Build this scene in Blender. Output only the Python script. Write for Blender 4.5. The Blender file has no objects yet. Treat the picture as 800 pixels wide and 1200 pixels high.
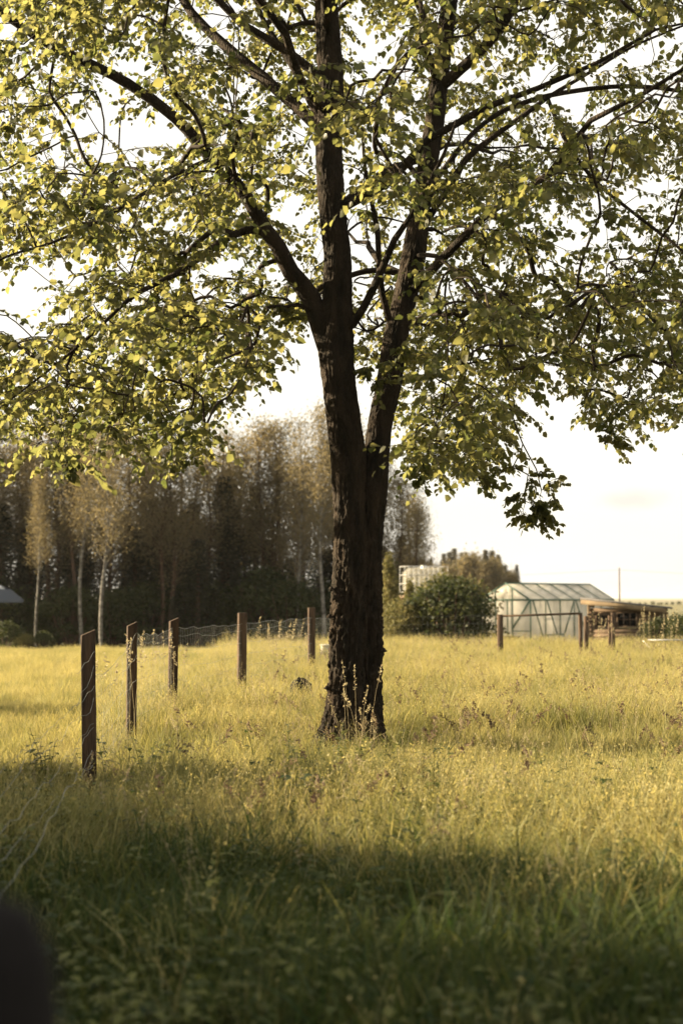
import bpy, math, random
import numpy as np
from mathutils import Vector, noise
R = math.radians
random.seed(7); rng = np.random.default_rng(7)
S = bpy.context.scene
COL = S.collection

# ------------------------------------------------------------------ camera, sky, sun
F = 1666.7; HOR = 699.0; CAMZ = 1.5
PITCH = math.atan((HOR - 600) / F)
cd = bpy.data.cameras.new('camera'); cam = bpy.data.objects.new('camera', cd); COL.objects.link(cam)
cam.location = (0, 0, CAMZ); cam.rotation_euler = (math.pi / 2 + PITCH, 0, 0)
cd.sensor_fit = 'VERTICAL'; cd.sensor_height = 36; cd.lens = 50
cd.clip_start = 0.05; cd.clip_end = 6000
cd.dof.use_dof = True; cd.dof.focus_distance = 13.2; cd.dof.aperture_fstop = 1.9; cd.dof.aperture_blades = 0
S.camera = cam

def P(px, py, Y):
    """world point seen at photo pixel (px,py) of 800x1200 at world depth Y"""
    u = (px - 400) / F; v = (600 - py) / F
    dy = math.cos(PITCH) - math.sin(PITCH) * v; dz = math.sin(PITCH) + math.cos(PITCH) * v
    t = Y / dy
    return Vector((u * t, Y, CAMZ + dz * t))
def proj(p):
    """arrays of world points -> photo pixels"""
    p = np.atleast_2d(p); y = p[:, 1]; z = p[:, 2] - CAMZ
    f = y * math.cos(PITCH) + z * math.sin(PITCH); v = -y * math.sin(PITCH) + z * math.cos(PITCH)
    f = np.where(f < .1, .1, f)
    return 400 + F * p[:, 0] / f, 600 - F * v / f

SUN_EL = R(17); SAZ = R(13)                      # the sun stands left, a little behind the tree
sdir = Vector((-math.cos(SAZ) * math.cos(SUN_EL), math.sin(SAZ) * math.cos(SUN_EL), math.sin(SUN_EL)))
sl = bpy.data.lights.new('sun', 'SUN'); sl.energy = 5.0; sl.angle = R(0.6); sl.color = (1.0, 0.81, 0.53)
so = bpy.data.objects.new('sun', sl); COL.objects.link(so)
so.rotation_euler = sdir.to_track_quat('Z', 'Y').to_euler(); so.location = (-20, 10, 20)

W = bpy.data.worlds.new('World'); S.world = W; W.use_nodes = True
nt = W.node_tree; nt.nodes.clear()
wo = nt.nodes.new('ShaderNodeOutputWorld'); bg = nt.nodes.new('ShaderNodeBackground')
sk = nt.nodes.new('ShaderNodeTexSky'); sk.sky_type = 'NISHITA'; sk.sun_disc = False
sk.sun_elevation = SUN_EL; sk.sun_rotation = math.atan2(sdir.x, sdir.y)
sk.air_density = 1.0; sk.dust_density = 3.5; sk.ozone_density = 0.6; sk.altitude = 50
bg.inputs['Strength'].default_value = 0.068
# thin bright high cloud veil over the whole sky
tc = nt.nodes.new('ShaderNodeTexCoord'); mp = nt.nodes.new('ShaderNodeMapping'); mp.inputs['Scale'].default_value = (1.2, 1.2, 5)
nz = nt.nodes.new('ShaderNodeTexNoise'); nz.inputs['Scale'].default_value = 2.2; nz.inputs['Detail'].default_value = 6
rp = nt.nodes.new('ShaderNodeMapRange'); rp.inputs[1].default_value = .3; rp.inputs[2].default_value = .75; rp.inputs[3].default_value = .82; rp.inputs[4].default_value = 1.0
mx = nt.nodes.new('ShaderNodeMix'); mx.data_type = 'RGBA'; mx.inputs[7].default_value = (3.65, 3.43, 2.98, 1)
nt.links.new(tc.outputs['Generated'], mp.inputs[0]); nt.links.new(mp.outputs[0], nz.inputs[0]); nt.links.new(nz.outputs[0], rp.inputs[0])
nt.links.new(rp.outputs[0], mx.inputs[0]); nt.links.new(sk.outputs[0], mx.inputs[6])
# one small grey cloud low on the right
cdir = (P(738, 586, 100) - Vector((0, 0, CAMZ))).normalized()
def vm(op, a=None, b=None):
    n = nt.nodes.new('ShaderNodeVectorMath'); n.operation = op
    for i, s in enumerate((a, b)):
        if s is None: continue
        if isinstance(s, (tuple, Vector)): n.inputs[i].default_value = tuple(s)
        else: nt.links.new(s, n.inputs[i])
    return n
d1 = vm('SUBTRACT', tc.outputs['Generated'], cdir); d2 = vm('MULTIPLY', d1.outputs[0], (42, 42, 130))
nz2 = nt.nodes.new('ShaderNodeTexNoise'); nz2.inputs['Scale'].default_value = 60; nt.links.new(tc.outputs['Generated'], nz2.inputs[0])
d3 = vm('ADD', d2.outputs[0], None)
sc_ = vm('SCALE', nz2.outputs[1]); sc_.inputs[3].default_value = .8
nt.links.new(sc_.outputs[0], d3.inputs[1])
d35 = vm('SUBTRACT', d3.outputs[0], (.4, .4, .4))
d4 = vm('LENGTH', d35.outputs[0])
cr = nt.nodes.new('ShaderNodeMapRange'); cr.interpolation_type = 'SMOOTHSTEP'; cr.inputs[1].default_value = .2; cr.inputs[2].default_value = 1.3
cr.inputs[3].default_value = .5; cr.inputs[4].default_value = 0
nt.links.new(d4.outputs['Value'], cr.inputs[0])
m2 = nt.nodes.new('ShaderNodeMix'); m2.data_type = 'RGBA'; m2.inputs[7].default_value = (2.2, 2.1, 1.95, 1)
nt.links.new(cr.outputs[0], m2.inputs[0]); nt.links.new(mx.outputs[2], m2.inputs[6])
nt.links.new(m2.outputs[2], bg.inputs[0]); nt.links.new(bg.outputs[0], wo.inputs[0])

S.view_settings.view_transform = 'Standard'; S.view_settings.look = 'None'; S.view_settings.exposure = 2.38; S.view_settings.gamma = 1
S.render.engine = 'CYCLES'
S.cycles.max_bounces = 7; S.cycles.diffuse_bounces = 3; S.cycles.transmission_bounces = 5; S.cycles.transparent_max_bounces = 12

# ------------------------------------------------------------------ helpers
def mat(name, base, rough=.8, trans=0, tcol=None, var=None, vscale=3, bump=0, bscale=30, tone=None, spec=.2, stretch=(1, 1, 1), patch=None):
    """procedural material: base colour mixed with var by noise (object space), optional translucency, tone = colour by 'tone' attribute"""
    m = bpy.data.materials.new(name); m.use_nodes = True; n = m.node_tree.nodes; l = m.node_tree.links; n.clear()
    out = n.new('ShaderNodeOutputMaterial'); bs = n.new('ShaderNodeBsdfPrincipled')
    bs.inputs['Roughness'].default_value = rough; bs.inputs['Specular IOR Level'].default_value = spec
    co = n.new('ShaderNodeTexCoord'); mpn = n.new('ShaderNodeMapping'); mpn.inputs['Scale'].default_value = stretch
    l.new(co.outputs['Object'], mpn.inputs[0])
    c4 = lambda c: (*c, 1)
    src = None
    if tone is not None:
        at = n.new('ShaderNodeAttribute'); at.attribute_name = 'tone'
        mt = n.new('ShaderNodeMix'); mt.data_type = 'RGBA'; mt.inputs[6].default_value = c4(base); mt.inputs[7].default_value = c4(tone)
        l.new(at.outputs['Fac'], mt.inputs[0]); src = mt.outputs[2]
    if var is not None:
        nn = n.new('ShaderNodeTexNoise'); nn.inputs['Scale'].default_value = vscale; nn.inputs['Detail'].default_value = 5
        l.new(mpn.outputs[0], nn.inputs[0])
        rr = n.new('ShaderNodeMapRange'); rr.inputs[1].default_value = .35; rr.inputs[2].default_value = .65; l.new(nn.outputs[0], rr.inputs[0])
        mv = n.new('ShaderNodeMix'); mv.data_type = 'RGBA'; mv.inputs[6].default_value = c4(base); mv.inputs[7].default_value = c4(var)
        if src is not None: l.new(src, mv.inputs[6])
        l.new(rr.outputs[0], mv.inputs[0]); src = mv.outputs[2]
    if patch is not None:                                     # broad patches laid over the ground by world position
        ge = n.new('ShaderNodeNewGeometry'); pn = n.new('ShaderNodeTexNoise'); pn.inputs['Scale'].default_value = patch[1]; pn.inputs['Detail'].default_value = 3
        l.new(ge.outputs['Position'], pn.inputs[0])
        pr = n.new('ShaderNodeMapRange'); pr.inputs[1].default_value = .42; pr.inputs[2].default_value = .66; pr.inputs[4].default_value = patch[2]; l.new(pn.outputs[0], pr.inputs[0])
        pm = n.new('ShaderNodeMix'); pm.data_type = 'RGBA'; pm.inputs[7].default_value = c4(patch[0])
        if src is not None: l.new(src, pm.inputs[6])
        else: pm.inputs[6].default_value = c4(base)
        l.new(pr.outputs[0], pm.inputs[0]); src = pm.outputs[2]
    if src is not None: l.new(src, bs.inputs['Base Color'])
    else: bs.inputs['Base Color'].default_value = c4(base)
    if bump:
        bn = n.new('ShaderNodeTexNoise'); bn.inputs['Scale'].default_value = bscale; bn.inputs['Detail'].default_value = 6; l.new(mpn.outputs[0], bn.inputs[0])
        bu = n.new('ShaderNodeBump'); bu.inputs['Strength'].default_value = bump; bu.inputs['Distance'].default_value = .02 if bump < 1 else .045
        l.new(bn.outputs[0], bu.inputs['Height']); l.new(bu.outputs[0], bs.inputs['Normal'])
    if trans:
        tr = n.new('ShaderNodeBsdfTranslucent'); ms = n.new('ShaderNodeMixShader'); ms.inputs[0].default_value = trans
        if tcol is None:
            if src is not None: l.new(src, tr.inputs[0])
            else: tr.inputs[0].default_value = c4(base)
        elif src is not None:
            gm = n.new('ShaderNodeMix'); gm.data_type = 'RGBA'; gm.blend_type = 'MULTIPLY'; gm.inputs[0].default_value = 1
            l.new(src, gm.inputs[6]); gm.inputs[7].default_value = c4(tcol); l.new(gm.outputs[2], tr.inputs[0])
        l.new(bs.outputs[0], ms.inputs[1]); l.new(tr.outputs[0], ms.inputs[2]); l.new(ms.outputs[0], out.inputs[0])
    else: l.new(bs.outputs[0], out.inputs[0])
    return m

M = {}
M['ground'] = mat('ground_soil', (.18, .16, .08), 1, var=(.10, .095, .045), vscale=.7, bump=.5, bscale=6)
M['farfield'] = M['ground']
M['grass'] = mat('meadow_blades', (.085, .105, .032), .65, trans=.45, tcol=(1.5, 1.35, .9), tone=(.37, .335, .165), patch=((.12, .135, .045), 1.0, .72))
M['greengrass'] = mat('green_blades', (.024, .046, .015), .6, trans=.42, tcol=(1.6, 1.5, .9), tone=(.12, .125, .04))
M['straw'] = mat('seed_straw', (.34, .29, .17), .8, trans=.35, tone=(.11, .07, .045))
M['weedleaf'] = mat('weed_leaf', (.020, .040, .015), .5, trans=.38, tcol=(1.8, 1.7, .9), tone=(.11, .12, .036))
M['leaf'] = mat('tree_leaf', (.022, .030, .010), .45, trans=.55, tcol=(5.1, 4.6, 3.5), tone=(.062, .063, .027), spec=.3)
M['bark'] = mat('rough_bark', (.014, .0115, .0085), .95, var=(.036, .026, .018), vscale=9, bump=1, bscale=55, stretch=(1, 1, .3))
M['twig'] = mat('twig_bark', (.022, .016, .011), .9)
M['birchbark'] = mat('birch_bark', (.20, .19, .17), .9, var=(.05, .045, .04), vscale=3, stretch=(1, 1, 2))
M['darkbark'] = mat('dark_bark', (.085, .05, .035), .95, var=(.05, .035, .028), vscale=3)
M['birchleaf'] = mat('birch_foliage', (.080, .074, .048), .7, trans=.5, tcol=(1.6, 1.45, 1.05), tone=(.165, .140, .088))
M['spruce'] = mat('conifer_foliage', (.017, .022, .016), .8, trans=.2, tone=(.055, .052, .032))
M['shrub'] = mat('shrub_foliage', (.018, .028, .012), .6, trans=.35, tcol=(1.5, 1.4, .9), tone=(.05, .055, .02))
M['thuja'] = mat('sun_tinted_pale_foliage', (.09, .09, .03), .7, trans=.35, tone=(.20, .17, .065))  # yellow sunlight on conifers and shrubs is put into this pale colour
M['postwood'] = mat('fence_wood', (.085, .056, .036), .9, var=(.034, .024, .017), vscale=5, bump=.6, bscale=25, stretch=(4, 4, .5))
M['nearwood'] = mat('shaded_fence_wood', (.075, .048, .030), .9, var=(.026, .018, .013), vscale=5, bump=.6, bscale=25, stretch=(4, 4, .5))  # darker copy of the fence wood, shade on the first posts put into colour
M['darkwood'] = mat('old_dark_wood', (.007, .006, .006), .95, var=(.005, .004, .004), vscale=5, bump=.6, bscale=20, stretch=(4, 4, .5))
M['shedwood'] = mat('shed_boards', (.15, .105, .07), .9, var=(.08, .055, .038), vscale=2.5, bump=.4, stretch=(.5, 4, 4))
M['paleboard'] = mat('pale_board', (.20, .15, .09), .85, var=(.13, .095, .06), vscale=3)
M['wire'] = mat('fence_wire', (.17, .18, .17), .5, spec=.4)
M['roofing'] = mat('roofing_felt', (.085, .08, .08), .85, var=(.13, .12, .115), vscale=3)
M['greenmetal'] = mat('green_metal', (.035, .085, .055), .5, spec=.5)
M['black'] = mat('black_plastic_and_dark', (.010, .010, .011), .9, spec=.1)
M['greycanvas'] = mat('grey_canvas', (.06, .07, .09), .9)
M['white'] = mat('white_paint', (.75, .73, .68), .5)
M['galv'] = mat('galvanised_bar', (.30, .30, .29), .5, spec=.4)
M['stone'] = mat('pale_stone', (.40, .38, .33), .9, var=(.28, .26, .22), vscale=8, bump=.5)
M['terra'] = mat('red_tin', (.30, .12, .07), .8)
def glassy(name, col, transp, rough=.3):
    m = bpy.data.materials.new(name); m.use_nodes = True; n = m.node_tree.nodes; l = m.node_tree.links; n.clear()
    out = n.new('ShaderNodeOutputMaterial'); bs = n.new('ShaderNodeBsdfPrincipled'); tr = n.new('ShaderNodeBsdfTranslucent'); tp = n.new('ShaderNodeBsdfTransparent')
    nn = n.new('ShaderNodeTexNoise'); nn.inputs['Scale'].default_value = 1.4; nn.inputs['Detail'].default_value = 4
    co = n.new('ShaderNodeTexCoord'); l.new(co.outputs['Object'], nn.inputs[0])
    mc = n.new('ShaderNodeMix'); mc.data_type = 'RGBA'; mc.inputs[6].default_value = (*col, 1); mc.inputs[7].default_value = (col[0] * .72, col[1] * .7, col[2] * .64, 1); l.new(nn.outputs[0], mc.inputs[0])
    l.new(mc.outputs[2], bs.inputs['Base Color']); l.new(mc.outputs[2], tr.inputs[0]); bs.inputs['Roughness'].default_value = rough
    a = n.new('ShaderNodeMixShader'); a.inputs[0].default_value = .62; b = n.new('ShaderNodeMixShader'); b.inputs[0].default_value = transp
    l.new(bs.outputs[0], a.inputs[1]); l.new(tr.outputs[0], a.inputs[2]); l.new(a.outputs[0], b.inputs[1]); l.new(tp.outputs[0], b.inputs[2]); l.new(b.outputs[0], out.inputs[0])
    return m
M['pane'] = glassy('cloudy_pane', (.92, .89, .82), .46)
M['tank'] = glassy('milky_plastic', (.50, .49, .44), .6)

class MB:
    """collects verts / faces and an optional per-vertex tone"""
    def __init__(s): s.v = []; s.f = []; s.t = []; s.n = 0
    def add(s, v, f, tone=0.0):
        v = np.asarray(v, float).reshape(-1, 3); k = len(v)
        s.v.append(v); s.t.append(np.full(k, tone) if np.isscalar(tone) else np.asarray(tone, float))
        s.f.append((np.asarray(f) + s.n)); s.n += k
    def box(s, c, size, rz=0, tone=0, rx=0, ry=0, taper=1):
        x, y, z = [a / 2 for a in size]
        v = np.array([[sx * x * (taper if sz > 0 else 1), sy * y * (taper if sz > 0 else 1), sz * z] for sz in (-1, 1) for sy in (-1, 1) for sx in (-1, 1)])
        from mathutils import Euler
        m = np.array(Euler((rx, ry, rz)).to_matrix())
        v = v @ m.T + np.array(c)
        s.add(v, [[0, 2, 3, 1], [4, 5, 7, 6], [0, 1, 5, 4], [2, 6, 7, 3], [0, 4, 6, 2], [1, 3, 7, 5]], tone)
    def bar(s, a, b, w, h=None):
        """rectangular bar from a to b"""
        a = Vector(a); b = Vector(b); h = h or w; d = (b - a).normalized()
        up = Vector((0, 0, 1)) if abs(d.z) < .95 else Vector((0, 1, 0))
        sx = d.cross(up).normalized() * w / 2; sy = sx.cross(d).normalized() * h / 2
        v = [p + i * sx + j * sy for p in (a, b) for i, j in ((-1, -1), (1, -1), (1, 1), (-1, 1))]
        s.add([list(q) for q in v], [[0, 3, 2, 1], [4, 5, 6, 7], [0, 1, 5, 4], [1, 2, 6, 5], [2, 3, 7, 6], [3, 0, 4, 7]])
    def tube(s, pts, rad, n=6, disp=None, tone=0, cap=True):
        pts = [Vector(p) for p in pts]; k = len(pts)
        if np.isscalar(rad): rad = [rad] * k
        nrm = None; vs = []
        for i, p in enumerate(pts):
            d = (pts[min(i + 1, k - 1)] - pts[max(i - 1, 0)])
            d = d.normalized() if d.length > 1e-9 else Vector((0, 0, 1))
            if nrm is None:
                nrm = d.cross(Vector((0, 1, 0)) if abs(d.y) < .9 else Vector((1, 0, 0))).normalized()
            else:
                nrm = (nrm - d * nrm.dot(d)); nrm = nrm.normalized() if nrm.length > 1e-6 else d.orthogonal().normalized()
            bi = d.cross(nrm)
            for j in range(n):
                a = 2 * math.pi * j / n; r = rad[i]
                o = nrm * math.cos(a) + bi * math.sin(a)
                if disp: r = disp(p, o, r, a, i)
                q = p + o * r; vs.append((q.x, q.y, q.z))
        fs = [[i * n + j, i * n + (j + 1) % n, (i + 1) * n + (j + 1) % n, (i + 1) * n + j] for i in range(k - 1) for j in range(n)]
        s.add(vs, fs, tone)
        if cap and n == 4:
            s.f.append(np.array([[0, 1, 2, 3][::-1]]) + s.n - k * n); s.f.append(np.array([[0, 1, 2, 3]]) + s.n - n)
        elif cap and n > 4:
            c = [vs[-n + j] for j in range(n)]; m_ = np.mean(c, 0)
            s.add([tuple(m_)] + c, [[0, 1 + j, 1 + (j + 1) % n, 1 + (j + 1) % n] for j in range(n)], tone) if False else None
            s.v.append(np.array([m_])); s.t.append(np.array([float(tone)])); s.n += 1
            s.f.append(np.array([[s.n - 1, s.n - 1 - n + j, s.n - 1 - n + (j + 1) % n] for j in range(n)]))
    def mesh(s, name, m, smooth=False):
        me = bpy.data.meshes.new(name)
        V = np.concatenate(s.v); T = np.concatenate(s.t)
        ls = []; tot = []
        for f in s.f:
            ls.append(f.ravel()); tot.append(np.full(f.shape[0], f.shape[1]))
        L = np.concatenate(ls).astype(np.int32); C = np.concatenate(tot).astype(np.int32); st = np.concatenate([[0], np.cumsum(C)[:-1]]).astype(np.int32)
        me.vertices.add(len(V)); me.vertices.foreach_set('co', V.ravel().astype(np.float32))
        me.loops.add(len(L)); me.loops.foreach_set('vertex_index', L)
        me.polygons.add(len(C)); me.polygons.foreach_set('loop_start', st); me.polygons.foreach_set('loop_total', C)
        if smooth: me.polygons.foreach_set('use_smooth', np.ones(len(C), bool))
        if T.any():
            at = me.attributes.new('tone', 'FLOAT', 'POINT'); at.data.foreach_set('value', T.astype(np.float32))
        me.update(calc_edges=True); me.validate()
        me.materials.append(m); return me
    def build(s, name, m, parent=None, smooth=False, kind=None, loc=None):
        o = bpy.data.objects.new(name, s.mesh(name, m, smooth)); COL.objects.link(o)
        if parent is not None: o.parent = parent
        if loc is not None: o.location = loc
        if kind: o['kind'] = kind
        return o
def tag(o, label=None, cat=None, group=None, kind=None):
    if label: o['label'] = label
    if cat: o['category'] = cat
    if group: o['group'] = group
    if kind: o['kind'] = kind
    return o
def empty(name, loc=(0, 0, 0), rz=0, label=None, cat=None, group=None):
    o = bpy.data.objects.new(name, None); COL.objects.link(o); o.location = loc; o.rotation_euler = (0, 0, rz); o.empty_display_size = .2
    return tag(o, label, cat, group)
KIDS = {}
def copy_tree(o, kids, **kw):
    c = o.copy(); COL.objects.link(c)
    for k in kids:
        d = k.copy(); COL.objects.link(d); d.parent = c
    return c

# ------------------------------------------------------------------ terrain
def sm(a, b, x): t = min(max((x - a) / (b - a), 0), 1); return t * t * (3 - 2 * t)
def gz(x, y):
    z = -.62 * sm(33, 56, y) - .35 * sm(56, 75, y)
    z += .035 * math.sin(x * .9 + 1) * math.cos(y * .6) * sm(4, 8, y) * (1 - sm(40, 60, y))
    z += (.45 * sm(190, 290, y) - 6 * sm(300, 700, y)) * 1.0
    z += .9 * sm(200, 300, y) * sm(-20, 60, x) * .35
    return z
xs = np.unique(np.concatenate([np.linspace(-12, 12, 61), np.linspace(-60, 60, 61), np.linspace(-400, 400, 41), np.array([-4000, -2000, -1000, 1000, 2000, 4000])]))
ys = np.unique(np.concatenate([np.linspace(-30, 80, 111), np.linspace(80, 340, 66), np.array([400, 500, 600, 700, 1000, 2000, 5000, -100, -500, -2000])]))
g = MB(); gx, gy = np.meshgrid(xs, ys)
vz = np.array([[gz(a, b) for a in xs] for b in ys])
idx = np.arange(len(xs) * len(ys)).reshape(len(ys), len(xs))
fc = np.stack([idx[:-1, :-1], idx[:-1, 1:], idx[1:, 1:], idx[1:, :-1]], -1).reshape(-1, 4)
g.add(np.stack([gx, gy, vz], -1).reshape(-1, 3), fc)
go = g.build('ground', M['ground'], smooth=True); go['kind'] = 'structure'

# ------------------------------------------------------------------ the big tree
TD = 13.5
trunk = empty('broadleaf_tree', (P(415, 870, TD).x, TD, 0), 0, 'large leafy tree with dark forked trunk standing in the meadow', 'tree')
TX, TY = trunk.location.x, trunk.location.y
def loc_pts(pts): return [(p[0] - TX, p[1] - TY, p[2]) for p in pts]
def resample(ctrl, step):
    """Catmull-Rom through (point, radius)"""
    out = []; n = len(ctrl)
    for i in range(n - 1):
        p0, p1, p2, p3 = [ctrl[min(max(j, 0), n - 1)] for j in (i - 1, i, i + 1, i + 2)]
        L = (p2[0] - p1[0]).length; k = max(1, int(L / step))
        for a in range(k):
            t = a / k
            f = lambda q0, q1, q2, q3: .5 * ((2 * q1) + (q2 - q0) * t + (2 * q0 - 5 * q1 + 4 * q2 - q3) * t * t + (3 * q1 - q0 - 3 * q2 + q3) * t ** 3)
            out.append((f(p0[0], p1[0], p2[0], p3[0]), p1[1] + (p2[1] - p1[1]) * t))
    out.append(ctrl[-1]); return out
def px_chain(lst):
    """(px,py,width px,depth) -> control points"""
    return [(P(a, b, d), w * d / F / 2) for a, b, w, d in lst]
left = px_chain([(400, 905, 66, 13.4), (401, 880, 56, 13.4), (403, 850, 47, 13.4), (406, 800, 43, 13.4), (406, 760, 42, 13.4), (409, 700, 42, 13.4), (411, 640, 40, 13.4), (409, 580, 39, 13.4), (407.5, 535, 40, 13.4),
   (403.5, 500, 40, 13.35), (397.5, 450, 39, 13.3), (393, 400, 42, 13.3), (395, 350, 35, 13.25), (395.5, 300, 31, 13.2), (390, 250, 31, 13.2), (386, 180, 31, 13.2), (388, 100, 29, 13.2), (385, 50, 28, 13.2), (382, 0, 26, 13.2),
   (380, -100, 22, 13.1), (388, -220, 17, 13.1), (382, -330, 11, 13.1), (384, -430, 6, 13.1), (382, -500, 2, 13.1)])
right = px_chain([(434, 905, 44, 13.55), (433, 880, 36, 13.55), (430, 850, 35, 13.55), (429, 800, 36, 13.55), (430, 760, 38, 13.5), (428, 700, 38, 13.5), (429, 640, 36, 13.5), (436, 580, 35, 13.5), (441.5, 535, 29, 13.55),
   (445, 500, 28, 13.6), (455, 450, 28, 13.7), (462.5, 400, 28, 13.8), (474, 350, 28, 13.9), (484.5, 300, 28, 13.95), (493, 240, 23, 14), (508, 150, 22, 14), (520, 50, 19, 14), (527, 0, 18, 14),
   (540, -90, 15, 14), (556, -180, 12, 13.9), (566, -280, 8, 13.9), (575, -360, 5, 13.9), (580, -420, 2, 13.9)])
def bark_disp(p, o, r, a, i):
    q = Vector((o.x * r * 11 + p.x * 4, o.y * r * 11 + p.y * 4, p.z * 1.6))
    n1 = noise.noise(q); n2 = noise.noise(Vector((o.x * r * 34, o.y * r * 34, p.z * 5 + 7)))
    n3 = noise.noise(Vector((o.x * r * 75, o.y * r * 75, p.z * 30 + 3)))
    rough = .5 + 1.0 * sm(2.6, 1.0, p.z)
    flare = 0
    if p.z < .6: flare = .085 * (1 - p.z / .6) ** 2 * (1 + .9 * math.sin(a * 3 + 1))
    return r * (1 + .09 * n1) + (abs(n2) * -.055 + n3 * .020) * min(1, r / .16) * rough + .006 + flare
def ok_sm(a, b, x): return sm(a, b, x)
def sm(a, b, x):
    t = min(max((x - a) / (b - a), 0), 1); return t * t * (3 - 2 * t)
tb = MB()
for ch in (left, right):
    rs = resample(ch, .022)
    rs = [q for q in rs]
    tb.tube(loc_pts([q[0] for q in rs]), [q[1] for q in rs], 108, disp=bark_disp)
# a few lifted bark flakes and stubs on the lower trunk
for (px, py, s_) in [(388, 690, .05), (391, 700, .06), (398, 706, .05), (386, 722, .045), (394, 716, .05), (402, 696, .04), (446, 725, .06), (449, 762, .05), (383, 806, .05)]:
    c = P(px, py, 13.4 - .14); c = (c.x - TX, c.y - TY, c.z)
    tb.box(c, (s_, .05, s_ * .8), rz=random.uniform(-.6, .6), ry=random.uniform(-.5, .5), taper=.5)
tro = tb.build('trunk', M['bark'], trunk, smooth=True)

# skeleton nodes of everything that may carry growth
NP, NR, NPAR = [], [], []       # position, fixed radius (0 = grown), parent
def add_chain(rs, par, fixed=True):
    last = par
    for p, r in rs:
        NP.append(np.array(p)); NR.append(r if fixed else 0.0); NPAR.append(last); last = len(NP) - 1
    return last
lo = len(NP); rs_l = resample(left, .3); add_chain([q for q in rs_l if q[0].z > 3.2], -1)
rs_r = resample(right, .3); add_chain([q for q in rs_r if q[0].z > 3.2], -1)
limbs = {
 'low_left': [(394, 432, 22, 13.3), (384, 405, 25, 13.3), (364, 349, 23, 13.25), (341, 319, 20, 13.1), (326, 289, 18, 13.0), (312, 270, 17, 12.9), (290, 232, 15, 12.8), (268, 205, 14, 12.7), (245, 182, 14, 12.6), (205, 138, 12.5, 12.5), (150, 98, 12, 12.4), (100, 72, 11, 12.3), (50, 48, 10, 12.2), (0, 15, 8, 12.1), (-60, -10, 6, 12.1), (-130, -20, 3.5, 12)],
 'horizontal': [(316, 276, 12, 12.95), (302, 269, 10, 12.9), (288, 270, 9, 12.9), (262, 281, 8.5, 12.8), (240, 298, 8, 12.8), (205, 322, 7, 12.7), (178, 335, 6, 12.7), (150, 352, 5, 12.6), (115, 385, 4, 12.5), (75, 420, 3, 12.5), (30, 455, 2.5, 12.4), (0, 478, 2, 12.4)],
 'upper_left': [(382, 158, 16, 13.2), (362, 138, 15, 13.3), (340, 118, 14, 13.4), (300, 84, 13, 13.6), (262, 52, 12, 13.8), (225, 15, 10, 14), (190, -40, 8, 14.2), (150, -90, 5, 14.4)],
 'thin_upper': [(374, 140, 9, 13.2), (360, 112, 8, 13.3), (345, 82, 7.5, 13.3), (325, 50, 6.5, 13.4), (305, 15, 6, 13.5), (290, -50, 4, 13.6)],
 'inner_cross': [(412, 382, 10, 13.2), (425, 362, 9, 13.1), (439, 334, 9, 13.0), (452, 305, 8, 12.9), (462, 281, 7.5, 12.8), (478, 258, 6, 12.7), (498, 222, 5, 12.6), (520, 180, 4, 12.5), (535, 140, 3, 12.4)],
 'inner_small': [(456, 374, 8, 13.65), (448, 345, 7.5, 13.5), (444, 310, 7, 13.3), (442, 268, 6, 13.2), (436, 240, 5, 13.1), (428, 200, 4, 13.0), (424, 150, 3, 12.9)],
 'right_low': [(494, 268, 9, 14), (508, 246, 8, 14), (524, 222, 7.5, 14), (545, 188, 7, 14), (575, 162, 6.5, 14), (612, 136, 6, 14), (645, 112, 5, 14.1), (690, 85, 4, 14.2), (740, 55, 3, 14.3), (800, 30, 2.5, 14.4)],
 'right_up': [(512, 105, 14, 14), (535, 85, 13, 13.9), (560, 62, 12, 13.8), (585, 35, 11, 13.7), (605, 0, 10, 13.6), (640, -60, 8, 13.5), (690, -120, 5, 13.4)],
 'right_far': [(497, 230, 7, 14), (560, 150, 6, 14.6), (620, 118, 6, 14.8), (700, 103, 5.5, 15), (760, 102, 5, 15), (810, 110, 4, 15), (880, 130, 3, 15)],
 'droop_right': [(484, 300, 6, 13.9), (510, 300, 5, 13.6), (532, 318, 4.5, 13.4), (556, 345, 4, 13.2), (574, 375, 3.6, 13.1), (588, 405, 3, 13), (592, 440, 2.4, 13), (598, 480, 1.8, 13), (612, 520, 1.6, 12.9), (628, 550, 1.5, 12.9), (634, 575, 1.3, 12.9)],
 'far_right_droop': [(640, 112, 5, 14.1), (665, 170, 4.5, 13.9), (700, 215, 4.3, 13.7), (740, 248, 4, 13.5), (775, 275, 3.6, 13.3), (805, 300, 3, 13.2), (850, 360, 2.4, 13.1)],
 'hang': [(525, 315, 3, 13.4), (521, 345, 2.6, 13.4), (524, 385, 2.3, 13.3), (524, 425, 2, 13.3), (520, 465, 1.6, 13.3), (513, 505, 1.3, 13.3)],
 'left_droop': [(250, 185, 6, 12.6), (205, 205, 5, 12.2), (160, 232, 4.5, 11.9), (110, 262, 4, 11.7), (60, 285, 3.4, 11.5), (10, 300, 3, 11.4), (-40, 325, 2.4, 11.4)],
}
def nearest(p):
    A = np.array(NP); return int(np.argmin(((A - np.array(p)) ** 2).sum(1)))
for nm, lst in limbs.items():
    rs = resample(px_chain(lst), .12); par = nearest(rs[0][0])
    b = MB(); b.tube(loc_pts([q[0] for q in rs]), [max(q[1], .004) * 1.05 for q in rs], 12 if lst[0][2] > 8 else 7,
        disp=lambda p, o, r, a, i: r * (1 + .14 * noise.noise(Vector((p.x * 9 + o.x, p.y * 9 + o.y, p.z * 9 + o.z)))))
    b.build('limb', M['bark'], trunk, smooth=True)
    add_chain(rs[::3], par)
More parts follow.
